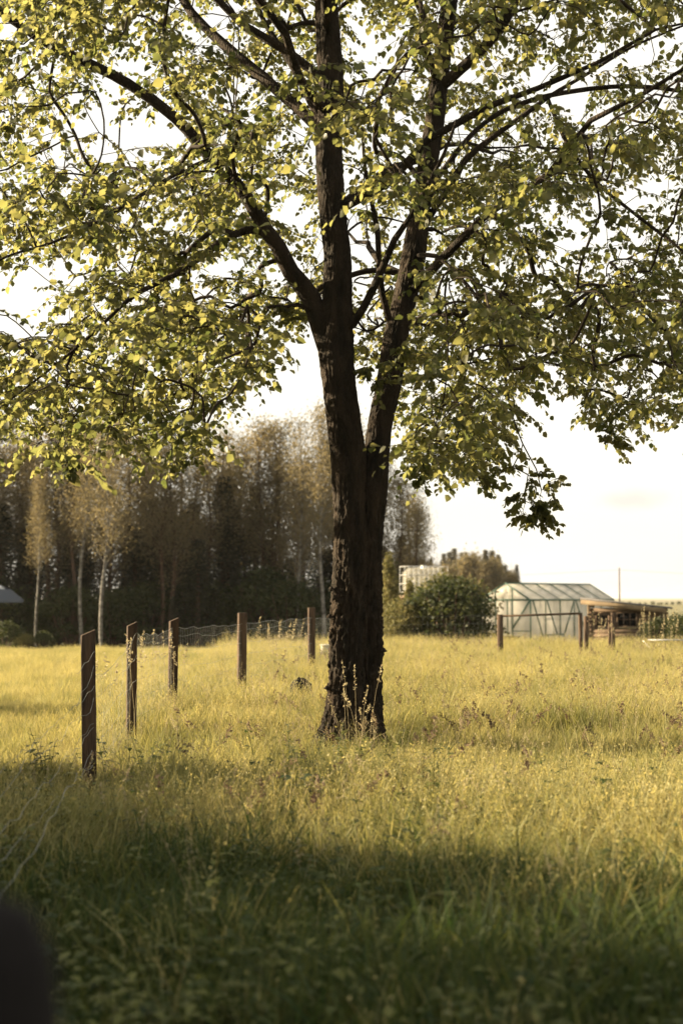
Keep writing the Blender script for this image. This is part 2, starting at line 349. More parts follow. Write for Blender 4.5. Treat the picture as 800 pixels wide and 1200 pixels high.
# generic limbs going outwards (towards and away from the camera and out of the frame)
for k in range(20):
    z0 = random.uniform(4.2, 10.5); st = rs_l if k % 2 else rs_r
    q = min(st, key=lambda e: abs(e[0].z - z0)); az = 2 * math.pi * (k / 20 + random.uniform(-.03, .03))
    L = random.uniform(2.4, 4.4) * (1 - .55 * sm(6, 11.5, z0)); pts = []
    for i in range(8):
        t = i / 7; p = q[0] + Vector((math.cos(az) * L * t, math.sin(az) * L * t, L * (.75 * t - .28 * t * t))) + Vector([random.uniform(-.07, .07) for _ in range(3)])
        pts.append((p, (.042 * (1 - t) + .008)))
    pts = [(q[0], .045)] + pts[1:]
    b = MB(); b.tube(loc_pts([a[0] for a in pts]), [a[1] for a in pts], 7); b.build('limb', M['bark'], trunk, smooth=True)
    add_chain(pts, nearest(q[0]))

# foliage clump centres: drawn in the crown's volume, kept out of the places where the crown is open
YB = [(-400, 500), (0, 478), (40, 505), (80, 515), (105, 490), (150, 505), (190, 500), (215, 520), (245, 490), (270, 455), (300, 440), (312, 395), (330, 345), (350, 352), (372, 350), (380, 330), (412, 330), (420, 405), (445, 420), (455, 470),
      (472, 520), (490, 548), (520, 540), (545, 530), (560, 545), (578, 515), (590, 470), (605, 440), (620, 412), (640, 405), (660, 420), (690, 450), (704, 480), (722, 500), (740, 480), (760, 445), (780, 430), (800, 470), (1200, 470)]
HOLES = [(28, 352, 42), (92, 308, 34), (345, 240, 18), (352, 290, 17), (425, 300, 15), (432, 345, 16), (440, 45, 38), (415, 95, 16), (152, 75, 22), (180, 150, 24), (92, 150, 16), (205, 60, 16), (160, 205, 16), (160, 290, 15), (620, 70, 22), (560, 60, 14), (700, 130, 18), (310, 170, 14), (345, 180, 14),
         (600, 300, 16), (710, 440, 20), (560, 395, 14), (270, 110, 16), (650, 330, 12), (760, 190, 16), (540, 290, 14), (75, 230, 14), (330, 60, 14), (465, 160, 14), (335, 310, 14), (570, 440, 14)]
ybx = [a for a, b in YB]; yby = [b + 16 for a, b in YB]
LPX = []                                                   # where the thick limbs are drawn: few leaves hang in front of them
for nm in ('low_left', 'horizontal', 'upper_left', 'thin_upper', 'inner_cross', 'inner_small', 'right_low', 'right_up'):
    for q_, r_ in resample(px_chain(limbs[nm]), .15):
        a_, b_ = proj(np.array(q_)); LPX.append((a_[0], b_[0], q_.y, r_ * F / q_.y))
for q_, r_ in rs_r: a_, b_ = proj(np.array(q_)); LPX.append((a_[0], b_[0], q_.y, r_ * F / q_.y))
LPX = np.array(LPX)
C = []
tries = 0
while len(C) < 2850 and tries < 250000:
    tries += 1
    th = random.uniform(0, 2 * math.pi); rr = math.sqrt(random.random()); zz = random.uniform(2.3, 12.2)
    prof = 5.4 * math.sqrt(max(0, 1 - ((zz - 5.2) / 7.2) ** 2)) if zz > 5.2 else 5.4 - .12 * (5.2 - zz)
    rad = prof * rr
    if rad < .45 and zz < 7: continue
    p = np.array([TX + rad * math.cos(th), TY + rad * math.sin(th) * .86, zz])
    px, py = proj(p); px = px[0]; py = py[0]
    if py > np.interp(px, ybx, yby): continue
    if any((px - a) ** 2 + (py - b) ** 2 < r * r * 1.15 for a, b, r in HOLES): continue
    infr = -60 < px < 860 and py > -60
    if not infr and random.random() < .45: continue
    if infr and py < 330 and random.random() < .12: continue
    if infr and rad < 2.0 and random.random() < .45 and 350 < px < 520: continue      # the stems show through
    if 365 < px < 500 and p[1] < TY and 230 < py: continue
    if 368 < px < 402 and p[1] < TY and random.random() < .8: continue
    if noise.noise(Vector((p[0] * .95, p[1] * .95, p[2] * .95 + 4))) < random.uniform(-.22, -.02) - (.22 if infr and py > 330 else 0) + (.10 if px > 500 and py < 300 else 0): continue
    if p[0] < TX - 4.0 and random.random() < .5: continue
    if infr:
        dd = (LPX[:, 0] - px) ** 2 + (LPX[:, 1] - py) ** 2; jn = int(np.argmin(dd))
        if dd[jn] < (LPX[jn, 3] * .8 + 14) ** 2 and p[1] < LPX[jn, 2] + .2 and random.random() < .85: continue
    C.append(p)
NSPEC = len(C)
for px, py, d in [(624, 598, 12.9), (614, 578, 12.9), (634, 588, 12.85), (642, 566, 12.8), (600, 548, 12.95), (630, 606, 12.9), (560, 560, 13.1), (618, 556, 12.9), (622, 590, 12.85), (612, 600, 12.9), (430, 430, 13.2), (436, 445, 13.2), (462, 405, 13.2), (455, 425, 13.1),
                  (222, 535, 12.6), (80, 535, 12.3), (85, 545, 12.2), (235, 520, 12.6), (493, 555, 13.3), (500, 540, 13.2), (715, 515, 13.4), (705, 500, 13.4), (345, 375, 13.2), (335, 360, 13.2)]:
    C.append(np.array(P(px, py, d)))
root_c = np.array([TX, TY, 5.0])
SPEC = set(tuple(q) for q in C[NSPEC:])
C.sort(key=lambda p: np.linalg.norm((p - root_c) * np.array([1, 1, .8])))
A = np.zeros((120000, 3)); nA = len(NP); A[:nA] = np.array(NP)
DR = np.zeros(120000); DR[:nA] = np.linalg.norm(A[:nA] - root_c, axis=1)
ends = []
for c in C:
    d = np.linalg.norm(A[:nA] - c, axis=1); dc = np.linalg.norm(c - root_c)
    cost = d + .6 * np.maximum(0, DR[:nA] - dc + .1) + .25 * np.maximum(0, A[:nA, 2] - c[2] - .3)
    j = int(np.argmin(cost)); a = A[j].copy(); L = d[j]
    k = max(2, int(L / .16)); last = j
    bow = np.array([random.gauss(0, .06), random.gauss(0, .06), .10 + random.gauss(0, .03)]) * L
    for i in range(1, k + 1):
        t = i / k; p = a + (c - a) * t + bow * math.sin(math.pi * t) + (rng.normal(0, .018, 3) if i < k else 0)
        NP.append(p); NR.append(0.0); NPAR.append(last); A[nA] = p; DR[nA] = np.linalg.norm(p - root_c); last = nA; nA += 1
    ends.append((last, (c - a) / max(L, .01), tuple(c) in SPEC))
acc = np.zeros(nA); rad = np.zeros(nA)
isend = set(e[0] for e in ends)
for i in range(nA - 1, -1, -1):
    if i in isend: acc[i] += .0032 ** 2.35
    if NPAR[i] >= 0 and NR[i] == 0: acc[NPAR[i]] += acc[i]
    rad[i] = NR[i] if NR[i] else min(.03, max(.0030, acc[i] ** (1 / 2.35)))
kids = {}
for i in range(nA):
    if NR[i] == 0 and NPAR[i] >= 0: kids.setdefault(NPAR[i], []).append(i)
tw = MB(); used = set()
for i in range(nA):
    if NR[i] or i in used: continue
    chain = [NPAR[i], i]; used.add(i); cur = i
    while cur in kids:
        nx = [q for q in kids[cur] if q not in used]
        if not nx: break
        nx = max(nx, key=lambda q: rad[q]); used.add(nx); chain.append(nx); cur = nx
    rr_ = [min(rad[q], rad[i] * 1.1) for q in chain]
    sm_ = resample([(Vector(NP[q]), r_) for q, r_ in zip(chain, rr_)], .07 if rad[i] > .006 else .11)
    tw.tube(loc_pts([q[0] for q in sm_]), [q[1] for q in sm_], 5 if rad[i] > .008 else 3, cap=False)
# leaf outline, folded along the midrib: length along +x, normal +z
LV = np.array([[0, 0, 0], [.28, .43, .06], [.28, -.43, .06], [.34, 0, -.04], [.70, .31, .02], [.70, -.31, .02], [.70, 0, -.06], [1.05, 0, -.12]])
LF4 = np.array([[3, 2, 5, 6], [1, 3, 6, 4]]); LF3 = np.array([[0, 2, 3], [0, 3, 1], [6, 5, 7], [4, 6, 7]])
lp, lx, lz, ls_, lt = [], [], [], [], []
for e, dirn, spc in ends:
    c = NP[e]; ct = random.random()
    for q in range(random.randint(3, 5)):
        az = math.atan2(dirn[1], dirn[0]) + random.gauss(0, 1.1); d = Vector((math.cos(az), math.sin(az), random.uniform(-1.0, .45))).normalized()
        L = random.uniform(.12, .24) if spc else random.uniform(.22, .46); pts = []
        for i in range(5):
            t = i / 4; pts.append(Vector(c) + d * L * t + Vector((0, 0, -.12 * t * t * L * 2)) + Vector((random.gauss(0, .008), random.gauss(0, .008), 0)))
        tw.tube(loc_pts(pts), [.0028, .0025, .002, .0016, .001], 3, cap=False)
        nl = random.randint(11, 15)
        for i in range(nl):
            t = .15 + .85 * i / (nl - 1); a = t * 4; k = min(int(a), 3); pos = pts[k].lerp(pts[k + 1], a - k)
            side = 1 if i % 2 else -1
            perp = Vector((-d.y, d.x, 0)).normalized() * side
            x = (d * (.5 + .6 * (i == nl - 1)) + perp * random.uniform(.5, 1.0) + Vector((random.gauss(0, .25), random.gauss(0, .25), random.uniform(-1.25, .05)))).normalized()
            nrm = Vector((random.gauss(0, .8), random.gauss(0, .8), 1)); nrm = (nrm - x * nrm.dot(x)).normalized()
            lp.append(pos + x * .012); lx.append(x); lz.append(nrm); ls_.append(min(.092, max(.03, random.gauss(.054, .015)))); lt.append(min(1, max(0, random.gauss(.25 + .5 * ct, .22))))
lp = np.array([tuple(p) for p in lp]); lx = np.array([tuple(p) for p in lx]); lz = np.array([tuple(p) for p in lz]); ls_ = np.array(ls_); lt = np.array(lt)
ly = np.cross(lz, lx)
print('LEAVES', len(lp), 'clumps', len(C))
tw.build('twig', M['twig'], trunk, kind='stuff')
# the 300 leaves that show largest are single parts, the rest one mass
ppx, ppy = proj(lp)
vis = (ppx > 5) & (ppx < 795) & (ppy > 0)
score = ls_ / lp[:, 1] * vis * (1 + .6 * (ppy > 380))
top = np.argsort(-score)[:300]; mask = np.ones(len(lp), bool); mask[top] = False
def leaf_verts(ii, rel=True):
    v = lp[ii][:, None, :] + ls_[ii][:, None, None] * (LV[None, :, 0:1] * lx[ii][:, None, :] + LV[None, :, 1:2] * ly[ii][:, None, :] + LV[None, :, 2:3] * lz[ii][:, None, :])
    return v - np.array([TX, TY, 0])
ii = np.where(mask)[0]; v = leaf_verts(ii).reshape(-1, 3); off = (np.arange(len(ii)) * 8)
lb = MB(); lb.v = [v]; lb.t = [np.repeat(lt[ii], 8)]; lb.n = len(v)
lb.f = [(LF4[None] + off[:, None, None]).reshape(-1, 4), (LF3[None] + off[:, None, None]).reshape(-1, 3)]
lb.build('foliage', M['leaf'], trunk, kind='stuff')
from mathutils import Matrix
protos_leaf = []
for k in range(5):
    b = MB(); b.v = [LV.copy()]; b.t = [np.full(8, .1 + k * .2)]; b.n = 8; b.f = [LF4, LF3]; protos_leaf.append(b.mesh('leaf', M['leaf']))
for i in top:
    o = bpy.data.objects.new('leaf', protos_leaf[min(4, int(lt[i] * 5))]); COL.objects.link(o); o.parent = trunk
    m = Matrix.Identity(4)
    for r_ in range(3):
        m[r_][0] = lx[i][r_] * ls_[i]; m[r_][1] = ly[i][r_] * ls_[i]; m[r_][2] = lz[i][r_] * ls_[i]
    m[0][3] = lp[i][0] - TX; m[1][3] = lp[i][1] - TY; m[2][3] = lp[i][2]
    o.matrix_local = m

# ------------------------------------------------------------------ meadow: prototype tufts spread by geometry nodes
def blade(b, x, y, h, w, lean, az, tone, segs=3, z0=0):
    fa = random.uniform(0, math.pi); wx, wy = math.cos(fa) * w / 2, math.sin(fa) * w / 2
    dx, dy = math.cos(az) * lean * h, math.sin(az) * lean * h
    vs = []
    for i in range(segs):
        t = i / segs; k = (1 - t) ** .6 if i else .8
        cx, cy, cz = x + dx * t * t, y + dy * t * t, z0 + h * (t - .22 * lean * t * t)
        vs += [(cx - wx * k, cy - wy * k, cz), (cx + wx * k, cy + wy * k, cz)]
    vs.append((x + dx, y + dy, z0 + h * (1 - .22 * lean)))
    n0 = b.n
    b.v.append(np.array(vs)); b.t.append(np.full(len(vs), tone)); b.n += len(vs)
    if segs > 1: b.f.append(np.array([[2 * i, 2 * i + 1, 2 * i + 3, 2 * i + 2] for i in range(segs - 1)]) + n0)
    b.f.append(np.array([[2 * segs - 2, 2 * segs - 1, 2 * segs]]) + n0)
def flake(b, p, s, tone, asp=.5):
    u = Vector([random.gauss(0, 1) for _ in range(3)]).normalized(); w = u.orthogonal().normalized() * s * asp; u = u * s; p = Vector(p)
    b.add([tuple(p - u * .5), tuple(p + w * .5), tuple(p + u * .5), tuple(p - w * .5)], [[0, 1, 2, 3]], tone)
def panicle(b, x, y, h, lean, az, tone, n=14, size=.012, width=.02):
    """stalk with a loose seed head"""
    dx, dy = math.cos(az) * lean * h, math.sin(az) * lean * h
    pts = [(x + dx * t * t, y + dy * t * t, h * t * (1 - .12 * lean * t)) for t in (0, .35, .7, 1)]
    b.tube(pts, [.0018, .0015, .0012, .0008], 3, tone=tone, cap=False)
    for i in range(n):
        t = random.uniform(.74, 1.0); s = (1.0 - t) / .26
        flake(b, (x + dx * t * t + random.gauss(0, width * (.3 + s)), y + dy * t * t + random.gauss(0, width * (.3 + s)), h * t * (1 - .12 * lean * t) + random.gauss(0, .01)), size * random.uniform(.7, 1.5), min(1, max(0, tone + random.gauss(0, .15))), .5)
def leaflet(b, base, d, L, wd, tone, droop=.3):
    d = Vector(d).normalized(); side = d.cross(Vector((0, 0, 1))); side = side.normalized() if side.length > .01 else Vector((1, 0, 0))
    p = Vector(base); q = p + d * L * .5 + Vector((0, 0, -.05 * L)); r_ = p + d * L + Vector((0, 0, -droop * L)); up = Vector((0, 0, L * .06))
    b.add([tuple(p), tuple(q - side * wd + up), tuple(q), tuple(q + side * wd + up), tuple(r_)], [[0, 1, 2, 2], [0, 2, 3, 3], [1, 4, 2, 2], [2, 4, 3, 3]][:0] or [[0, 2, 1], [0, 3, 2], [1, 2, 4], [2, 3, 4]], tone)
protos = {}
def proto(kind, fn, m, n):
    protos[kind] = []
    for k in range(n):
        b = MB(); fn(b); o = bpy.data.objects.new(kind + '_tuft', b.mesh(kind + '_tuft', m)); protos[kind].append(o)
def f_green(b):
    for _ in range(190):
        r = .32 * math.sqrt(random.random()); a = random.uniform(0, 6.28)
        blade(b, r * math.cos(a), r * math.sin(a), random.uniform(.12, .34), random.uniform(.007, .014), random.uniform(.1, .95), random.uniform(0, 6.28), min(1, max(0, random.gauss(.25, .25))))
def f_mixed(b):
    for _ in range(170):
        r = .32 * math.sqrt(random.random()); a = random.uniform(0, 6.28)
        blade(b, r * math.cos(a), r * math.sin(a), random.uniform(.14, .40), random.uniform(.006, .012), random.uniform(.1, .9), random.uniform(0, 6.28), min(1, max(0, random.gauss(.55, .28))))
    for _ in range(7):
        r = .3 * math.sqrt(random.random()); a = random.uniform(0, 6.28)
        panicle(b, r * math.cos(a), r * math.sin(a), random.uniform(.32, .52), random.uniform(.1, .5), random.uniform(0, 6.28), random.uniform(.75, 1), 8)
def f_gold(b):
    for _ in range(150):
        r = .36 * math.sqrt(random.random()); a = random.uniform(0, 6.28)
        blade(b, r * math.cos(a), r * math.sin(a), random.uniform(.16, .42), random.uniform(.007, .013), random.uniform(.1, .8), random.uniform(0, 6.28), min(1, max(0, random.gauss(.8, .2))))
    for _ in range(12):
        r = .34 * math.sqrt(random.random()); a = random.uniform(0, 6.28)
        panicle(b, r * math.cos(a), r * math.sin(a), random.uniform(.34, .50), random.uniform(.1, .5), random.uniform(0, 6.28), random.uniform(.85, 1), 9)
def f_seed(b):
    for _ in range(3):
        panicle(b, random.gauss(0, .08), random.gauss(0, .08), random.uniform(.5, .8), random.uniform(.05, .6), random.uniform(0, 6.28), random.uniform(0, .3), 20, .016, .014)
def f_dock(b):
    for _ in range(2):
        panicle(b, random.gauss(0, .1), random.gauss(0, .1), random.uniform(.38, .68), random.uniform(.1, .8), random.uniform(0, 6.28), random.uniform(.6, 1), 30, .026, .016)
def f_weed(b):
    for _ in range(7):
        x, y = random.gauss(0, .12), random.gauss(0, .12); h = random.uniform(.18, .42); lx_, ly_ = random.gauss(0, .08), random.gauss(0, .08); tn = random.random()
        b.tube([(x, y, 0), (x + lx_ * .5, y + ly_ * .5, h * .6), (x + lx_, y + ly_, h)], [.003, .0025, .0015], 3, tone=.3, cap=False)
        for i in range(7):
            t = .3 + .7 * i / 6; az = i * 2.4 + random.random(); L = random.uniform(.04, .09) * (1.15 - .5 * t)
            for s in (0, .8, -.8) if i % 2 else (0,):
                leaflet(b, (x + lx_ * t, y + ly_ * t, h * t), (math.cos(az + s), math.sin(az + s), random.uniform(-.1, .5)), L, L * .3, min(1, max(0, tn + random.gauss(0, .2))))
proto('green', f_green, M['greengrass'], 4); proto('mixed', f_mixed, M['grass'], 4); proto('gold', f_gold, M['grass'], 4)
proto('seed', f_seed, M['straw'], 3); proto('dock', f_dock, M['straw'], 3); proto('weed', f_weed, M['weedleaf'], 4)

def scatter(name, pts, kind, label=None):
    """one object: a point mesh whose points carry tufts"""
    n = len(pts); me = bpy.data.meshes.new(name); me.vertices.add(n)
    me.vertices.foreach_set('co', np.array([p[:3] for p in pts], np.float32).ravel())
    for nm, typ in (('rz', 'FLOAT'), ('sc', 'FLOAT'), ('pick', 'INT')):
        me.attributes.new(nm, typ, 'POINT')
    me.attributes['rz'].data.foreach_set('value', rng.uniform(0, 6.28, n).astype(np.float32))
    me.attributes['sc'].data.foreach_set('value', np.array([p[3] for p in pts], np.float32))
    me.attributes['pick'].data.foreach_set('value', rng.integers(0, len(protos[kind]), n).astype(np.int32))
    o = bpy.data.objects.new(name, me); COL.objects.link(o); o['kind'] = 'stuff'
    if label: o['label'] = label
    ng = bpy.data.node_groups.new(name, 'GeometryNodeTree')
    ng.interface.new_socket('Geometry', in_out='INPUT', socket_type='NodeSocketGeometry'); ng.interface.new_socket('Geometry', in_out='OUTPUT', socket_type='NodeSocketGeometry')
    N, L = ng.nodes, ng.links
    gi = N.new('NodeGroupInput'); gout = N.new('NodeGroupOutput'); ip = N.new('GeometryNodeInstanceOnPoints'); m2p = N.new('GeometryNodeMeshToPoints')
    gt = N.new('GeometryNodeGeometryToInstance')
    for q in reversed(protos[kind]):
        oi = N.new('GeometryNodeObjectInfo'); oi.inputs['Object'].default_value = q; oi.inputs['As Instance'].default_value = True
        L.new(oi.outputs['Geometry'], gt.inputs[0])
    # join keeps each proto as its own instance
    jn = N.new('GeometryNodeJoinGeometry')
    for l_ in list(gt.inputs[0].links): L.new(l_.from_socket, jn.inputs[0]); L.remove(l_)
    def attr(nm, t):
        a = N.new('GeometryNodeInputNamedAttribute'); a.data_type = t; a.inputs[0].default_value = nm; return a.outputs[0]
    cx = N.new('ShaderNodeCombineXYZ'); L.new(attr('rz', 'FLOAT'), cx.inputs[2])
    L.new(gi.outputs[0], m2p.inputs[0]); L.new(m2p.outputs[0], ip.inputs['Points']); L.new(jn.outputs[0], ip.inputs['Instance'])
    ip.inputs['Pick Instance'].default_value = True; L.new(attr('pick', 'INT'), ip.inputs['Instance Index'])
    L.new(cx.outputs[0], ip.inputs['Rotation']); L.new(attr('sc', 'FLOAT'), ip.inputs['Scale']); L.new(ip.outputs[0], gout.inputs[0])
    md = o.modifiers.new('scatter', 'NODES'); md.node_group = ng
    return o
def frame_x(y, m=2.0): return .245 * y + m
SP = {k: [] for k in protos}
y = 3.6
while y < 46:
    st = .19 if y < 9 else .23 if y < 18 else .30
    x = -frame_x(y)
    while x < frame_x(y):
        X = x + random.uniform(-.5, .5) * st; Y = y + random.uniform(-.5, .5) * st; x += st
        if (X - TX) ** 2 + (Y - TY) ** 2 < .075: continue
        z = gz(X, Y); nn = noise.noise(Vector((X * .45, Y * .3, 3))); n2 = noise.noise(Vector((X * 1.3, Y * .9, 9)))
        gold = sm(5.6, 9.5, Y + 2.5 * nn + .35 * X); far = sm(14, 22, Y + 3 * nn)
        sc = random.uniform(.7, 1.2) * (1 + .45 * nn + .40 * n2)
        u = random.random()
        mown = X < -2.2 - .02 * Y and Y > 12                    # shorter turf beyond the fence
        if mown: sc *= .55
        elif 10.2 < Y < 14.5: sc *= .72
        if -2.5 < X < -1.4 and 9.0 < Y < 10.8: sc *= .5
        if Y < 7 and random.random() < .7: u = .99 if n2 > -.35 else u
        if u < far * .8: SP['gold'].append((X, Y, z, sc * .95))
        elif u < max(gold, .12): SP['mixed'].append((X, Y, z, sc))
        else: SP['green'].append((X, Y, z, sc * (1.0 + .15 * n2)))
        if not mown:
            if random.random() < .10 + .5 * max(0, n2) * (1 - .5 * far): SP['dock'].append((X, Y, z, random.uniform(.6, 1.1))) if X > -1 and Y > 7.5 and random.random() < .8 else None
            if random.random() < (.14 if Y > 8.5 else .02): SP['seed'].append((X, Y, z, random.uniform(.55, .95)))
            if Y < 12.5 and random.random() < (.42 if Y < 8 else .30 * (12.5 - Y) / 4) * (.75 + n2): SP['weed'].append((X, Y, z, random.uniform(.7, 1.25)))
    y += st
names = {'green': ('green_grass', 'lush green grass in the shaded foreground of the meadow'), 'mixed': ('meadow_grass', 'tall yellow green grass around the foot of the big tree'), 'gold': ('golden_grass', 'golden sunlit grass over the far part of the meadow'),
         'seed': ('seed_grass', 'pale seed heads rising over the meadow grass'), 'dock': ('brown_seed_grass', 'brown seed stalks standing in the meadow grass'), 'weed': ('broadleaf_undergrowth', 'low broad leaved weeds between the foreground grass')}
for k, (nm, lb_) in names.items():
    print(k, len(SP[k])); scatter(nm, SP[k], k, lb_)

# ------------------------------------------------------------------ wire fence with wooden posts
fence = empty('wire_fence', (-1.9, 10.8, 0), 0, 'sagging wire mesh fence on square wooden posts left of the tree', 'fence')
FO = np.array([-1.9, 10.8, 0])
def fl(p): return (p[0] + 1.9, p[1] - 10.8, p[2])
# (px, top py, depth, width m, thickness, yaw)
fp = [(103.5, 741, 10.8, .105, .075, .25), (155, 731, 14.0, .095, .075, .3), (204, 726, 17, .105, .075, .35), (284, 718, 21, .125, .08, .4), (365, 712, 26, .125, .08, .3), (420, 714, 30, .12, .08, .3)]
tops = []
for k, (px, py, d, w, th, yaw) in enumerate(fp):
    t = P(px, py, d); z0 = gz(t.x, d) - .3; b = MB()
    h = t.z - z0; n = 9
    lean = [(-.03, 0), (.0, 0), (.02, 0), (.01, 0), (0, 0), (0, 0), (0, 0)][k]
    vs = []
    for i in range(n):
        q = i / (n - 1)
        for sx, sy in ((-1, -1), (1, -1), (1, 1), (-1, 1)):
            X, Y = sx * w / 2, sy * th / 2
            Z = z0 + h * q
            if i == n - 1: Z += (.012 if k > 2 else .045) * (sx if k < 3 else .3 * sx) * (.5)
            jx, jy = noise.noise(Vector((k * 7, q * 6, sx + 2 * sy))) * .005, noise.noise(Vector((k * 7 + 3, q * 6, sx - sy))) * .005
            vs.append((t.x + X * math.cos(yaw) - Y * math.sin(yaw) + jx + lean[0] * (q - 1), d + X * math.sin(yaw) + Y * math.cos(yaw) + jy, Z))
    fs = [[i * 4 + j, i * 4 + (j + 1) % 4, (i + 1) * 4 + (j + 1) % 4, (i + 1) * 4 + j] for i in range(n - 1) for j in range(4)] + [[(n - 1) * 4 + j for j in range(4)]]
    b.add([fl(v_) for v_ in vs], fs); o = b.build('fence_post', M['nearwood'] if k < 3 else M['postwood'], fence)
    bv = o.modifiers.new('bevel', 'BEVEL'); bv.width = .006; bv.segments = 2
    tops.append(np.array([t.x, d, t.z]))
# the near post beside the camera, far out of focus
np_ = P(-14, 1048, 1.15)
b = MB(); b.tube([fl((np_.x, 1.15, -.1)), fl((np_.x, 1.15, .6)), fl((np_.x, 1.15, np_.z - .10)), fl((np_.x + .003, 1.15, np_.z - .05)), fl((np_.x, 1.15, np_.z - .018)), fl((np_.x - .004, 1.15, np_.z))], [.066, .064, .060, .050, .036, .008], 20)
o = b.build('fence_post', M['darkwood'], fence, smooth=True); o['label'] = 'near round topped black post beside the camera'
# wire mesh: horizontal strands plus close vertical wires, each bay one piece of netting
def bay(a, b_, hs_a, hs_b, sag, nv, wav=.015, rw=.0012, vert=True, seed=0):
    m = MB(); K = 28
    def pt(t, ha, hb, j):
        h = ha + (hb - ha) * t - sag * (.4 + .6 * ha / 1.1) * math.sin(math.pi * t)
        x = a[0] + (b_[0] - a[0]) * t; y_ = a[1] + (b_[1] - a[1]) * t
        w = wav * noise.noise(Vector((t * 9, j * 3.1, seed))) * 2
        return fl((x + w * .5, y_ - .04 + w * .3, gz(x, y_) + h + w))
    for j, (ha, hb) in enumerate(zip(hs_a, hs_b)):
        m.tube([pt(i / K, ha, hb, j) for i in range(K + 1)], rw * (1.5 if j == len(hs_a) - 1 else 1), 4, cap=False)
    if vert:
        for i in range(1, nv):
            t = i / nv; m.tube([pt(t, ha, hb, j) for j, (ha, hb) in enumerate(zip(hs_a, hs_b))], rw * .5, 3, cap=False)
    return m
H = [.12, .30, .48, .66, .84, 1.02, 1.12]
pos = [(t[0], t[1]) for t in tops]
for k in range(len(pos) - 1):
    if k == 0: m = bay(pos[0], pos[1], [.05, .2, .36, .56, .75, .90], [.12, .30, .48, .66, .84, 1.02], .05, 30, .03, .0012, seed=k)
    else: m = bay(pos[k], pos[k + 1], H, H, .02 + .03 * (k == 1), 34, .02, .0018 if k > 2 else .0014, seed=k)
    m.build('wire_mesh', M['wire'], fence)
# slack strands that leave the first post and drop towards the near post
q0 = pos[0]
for j, (za, xb, yb_, zb) in enumerate([(.98, -2.0, 7.8, .42), (.74, -1.75, 6.2, .45), (.52, -1.40, 5.3, .46), (.33, -1.15, 4.9, .45), (.22, -1.35, 5.2, .40)]):
    m = MB(); K = 30; pts = []
    for i in range(K + 1):
        t = i / K; x = q0[0] + .06 + (xb - q0[0] - .06) * t; y_ = q0[1] - .07 + (yb_ - q0[1]) * t
        z = za + (zb - za) * (t ** .55) + .05 * noise.noise(Vector((t * 8, j * 5, 1))) + .012 * math.sin(t * 60)
        pts.append(fl((x + .03 * noise.noise(Vector((t * 7, j, 4))), y_, z)))
    m.tube(pts, .0014, 4, cap=False)
    m.build('loose_wire', M['wire'], fence)
# wire ends wrapped round the first posts, running diagonally over the faces
for k in (0, 1):
    t = tops[k]; w = fp[k][3]
    zs = (1.02, .77, .50, .22) if k == 0 else (1.08, .86, .64)
    for z in zs:
        m = MB(); pts = [fl((t[0] - w * .62 + w * 1.25 * s, t[1] - .085 - .01 * math.sin(s * 9), z - .10 + .16 * s + .012 * math.sin(s * 12 + z * 9))) for s in np.linspace(0, 1, 12)]
        m.tube(pts, .0019, 5, cap=False); m.build('loose_wire', M['wire'], fence)

# ------------------------------------------------------------------ separate plants and small things in the meadow
def tuft_thing(name, px, py, d, fn, m, label, cat, group=None, s=1):
    p = P(px, py, d); b = MB(); fn(b); o = b.build(name, m, None, loc=(p.x, d, gz(p.x, d))); o.scale = (s, s, s); return tag(o, label, cat, group)
def tall_stems(b):
    for _ in range(9):
        panicle(b, random.gauss(0, .13), random.gauss(0, .03), random.uniform(.45, .95), random.uniform(.02, .25), random.uniform(0, 6.28), random.uniform(0, .15), 16, .026, .010)
    for _ in range(22):
        blade(b, random.gauss(0, .16), random.gauss(0, .04), random.uniform(.3, .6), .008, random.uniform(.2, 1.2), random.uniform(0, 6.28), random.uniform(0, .2), 5)
tuft_thing('seed_grass_clump', 425, 880, 12.95, tall_stems, M['straw'], 'tall pale seed grass standing against the dark foot of the big tree trunk', 'grass clump')
def fence_stems(b):
    for _ in range(7):
        panicle(b, random.gauss(0, .18), random.gauss(0, .05), random.uniform(.85, 1.25), random.uniform(.02, .15), random.uniform(0, 6.28), random.uniform(0, .15), 20, .030, .016)
tuft_thing('seed_grass_clump', 157, 850, 13.8, fence_stems, M['straw'], 'seed grass reaching up the second fence post from the left', 'grass clump')
tuft_thing('seed_grass_clump', 192, 850, 16.4, fence_stems, M['straw'], 'seed grass crossing the wire beside the third fence post', 'grass clump')
tuft_thing('seed_grass_clump', 312, 820, 20.5, fence_stems, M['straw'], 'pale seed grass just right of the fourth fence post', 'grass clump')
tuft_thing('seed_grass_clump', 345, 820, 24, fence_stems, M['straw'], 'pale seed grass just left of the fifth fence post', 'grass clump')
for px, d, lb_ in ((703, 31, 'tall brown seed stalks in front of the shed windows'), (760, 30, 'leaning seed stalks beside the low white table'), (785, 28, 'seed stalks at the right edge in front of the shrubs')):
    tuft_thing('seed_stalk_clump', px, 770, d, fence_stems, M['straw'], lb_, 'grass clump', s=1.05)
def dark_weed(b):
    for i in range(9):
        az = i * 2.4; h = random.uniform(.18, .34); L = random.uniform(.10, .17)
        b.tube([(0, 0, 0), (math.cos(az) * .05, math.sin(az) * .05, h)], [.004, .003], 3, cap=False, tone=.2)
        for s in (-.9, 0, .9): leaflet(b, (math.cos(az) * .05, math.sin(az) * .05, h), (math.cos(az + s), math.sin(az + s), .25), L, L * .27, random.uniform(0, .25), .25)
tuft_thing('weed_plant', 352, 1000, 9.0, dark_weed, M['weedleaf'], 'dark green leafy weed sticking out of the sunlit grass before the tree', 'weed', s=1.05)
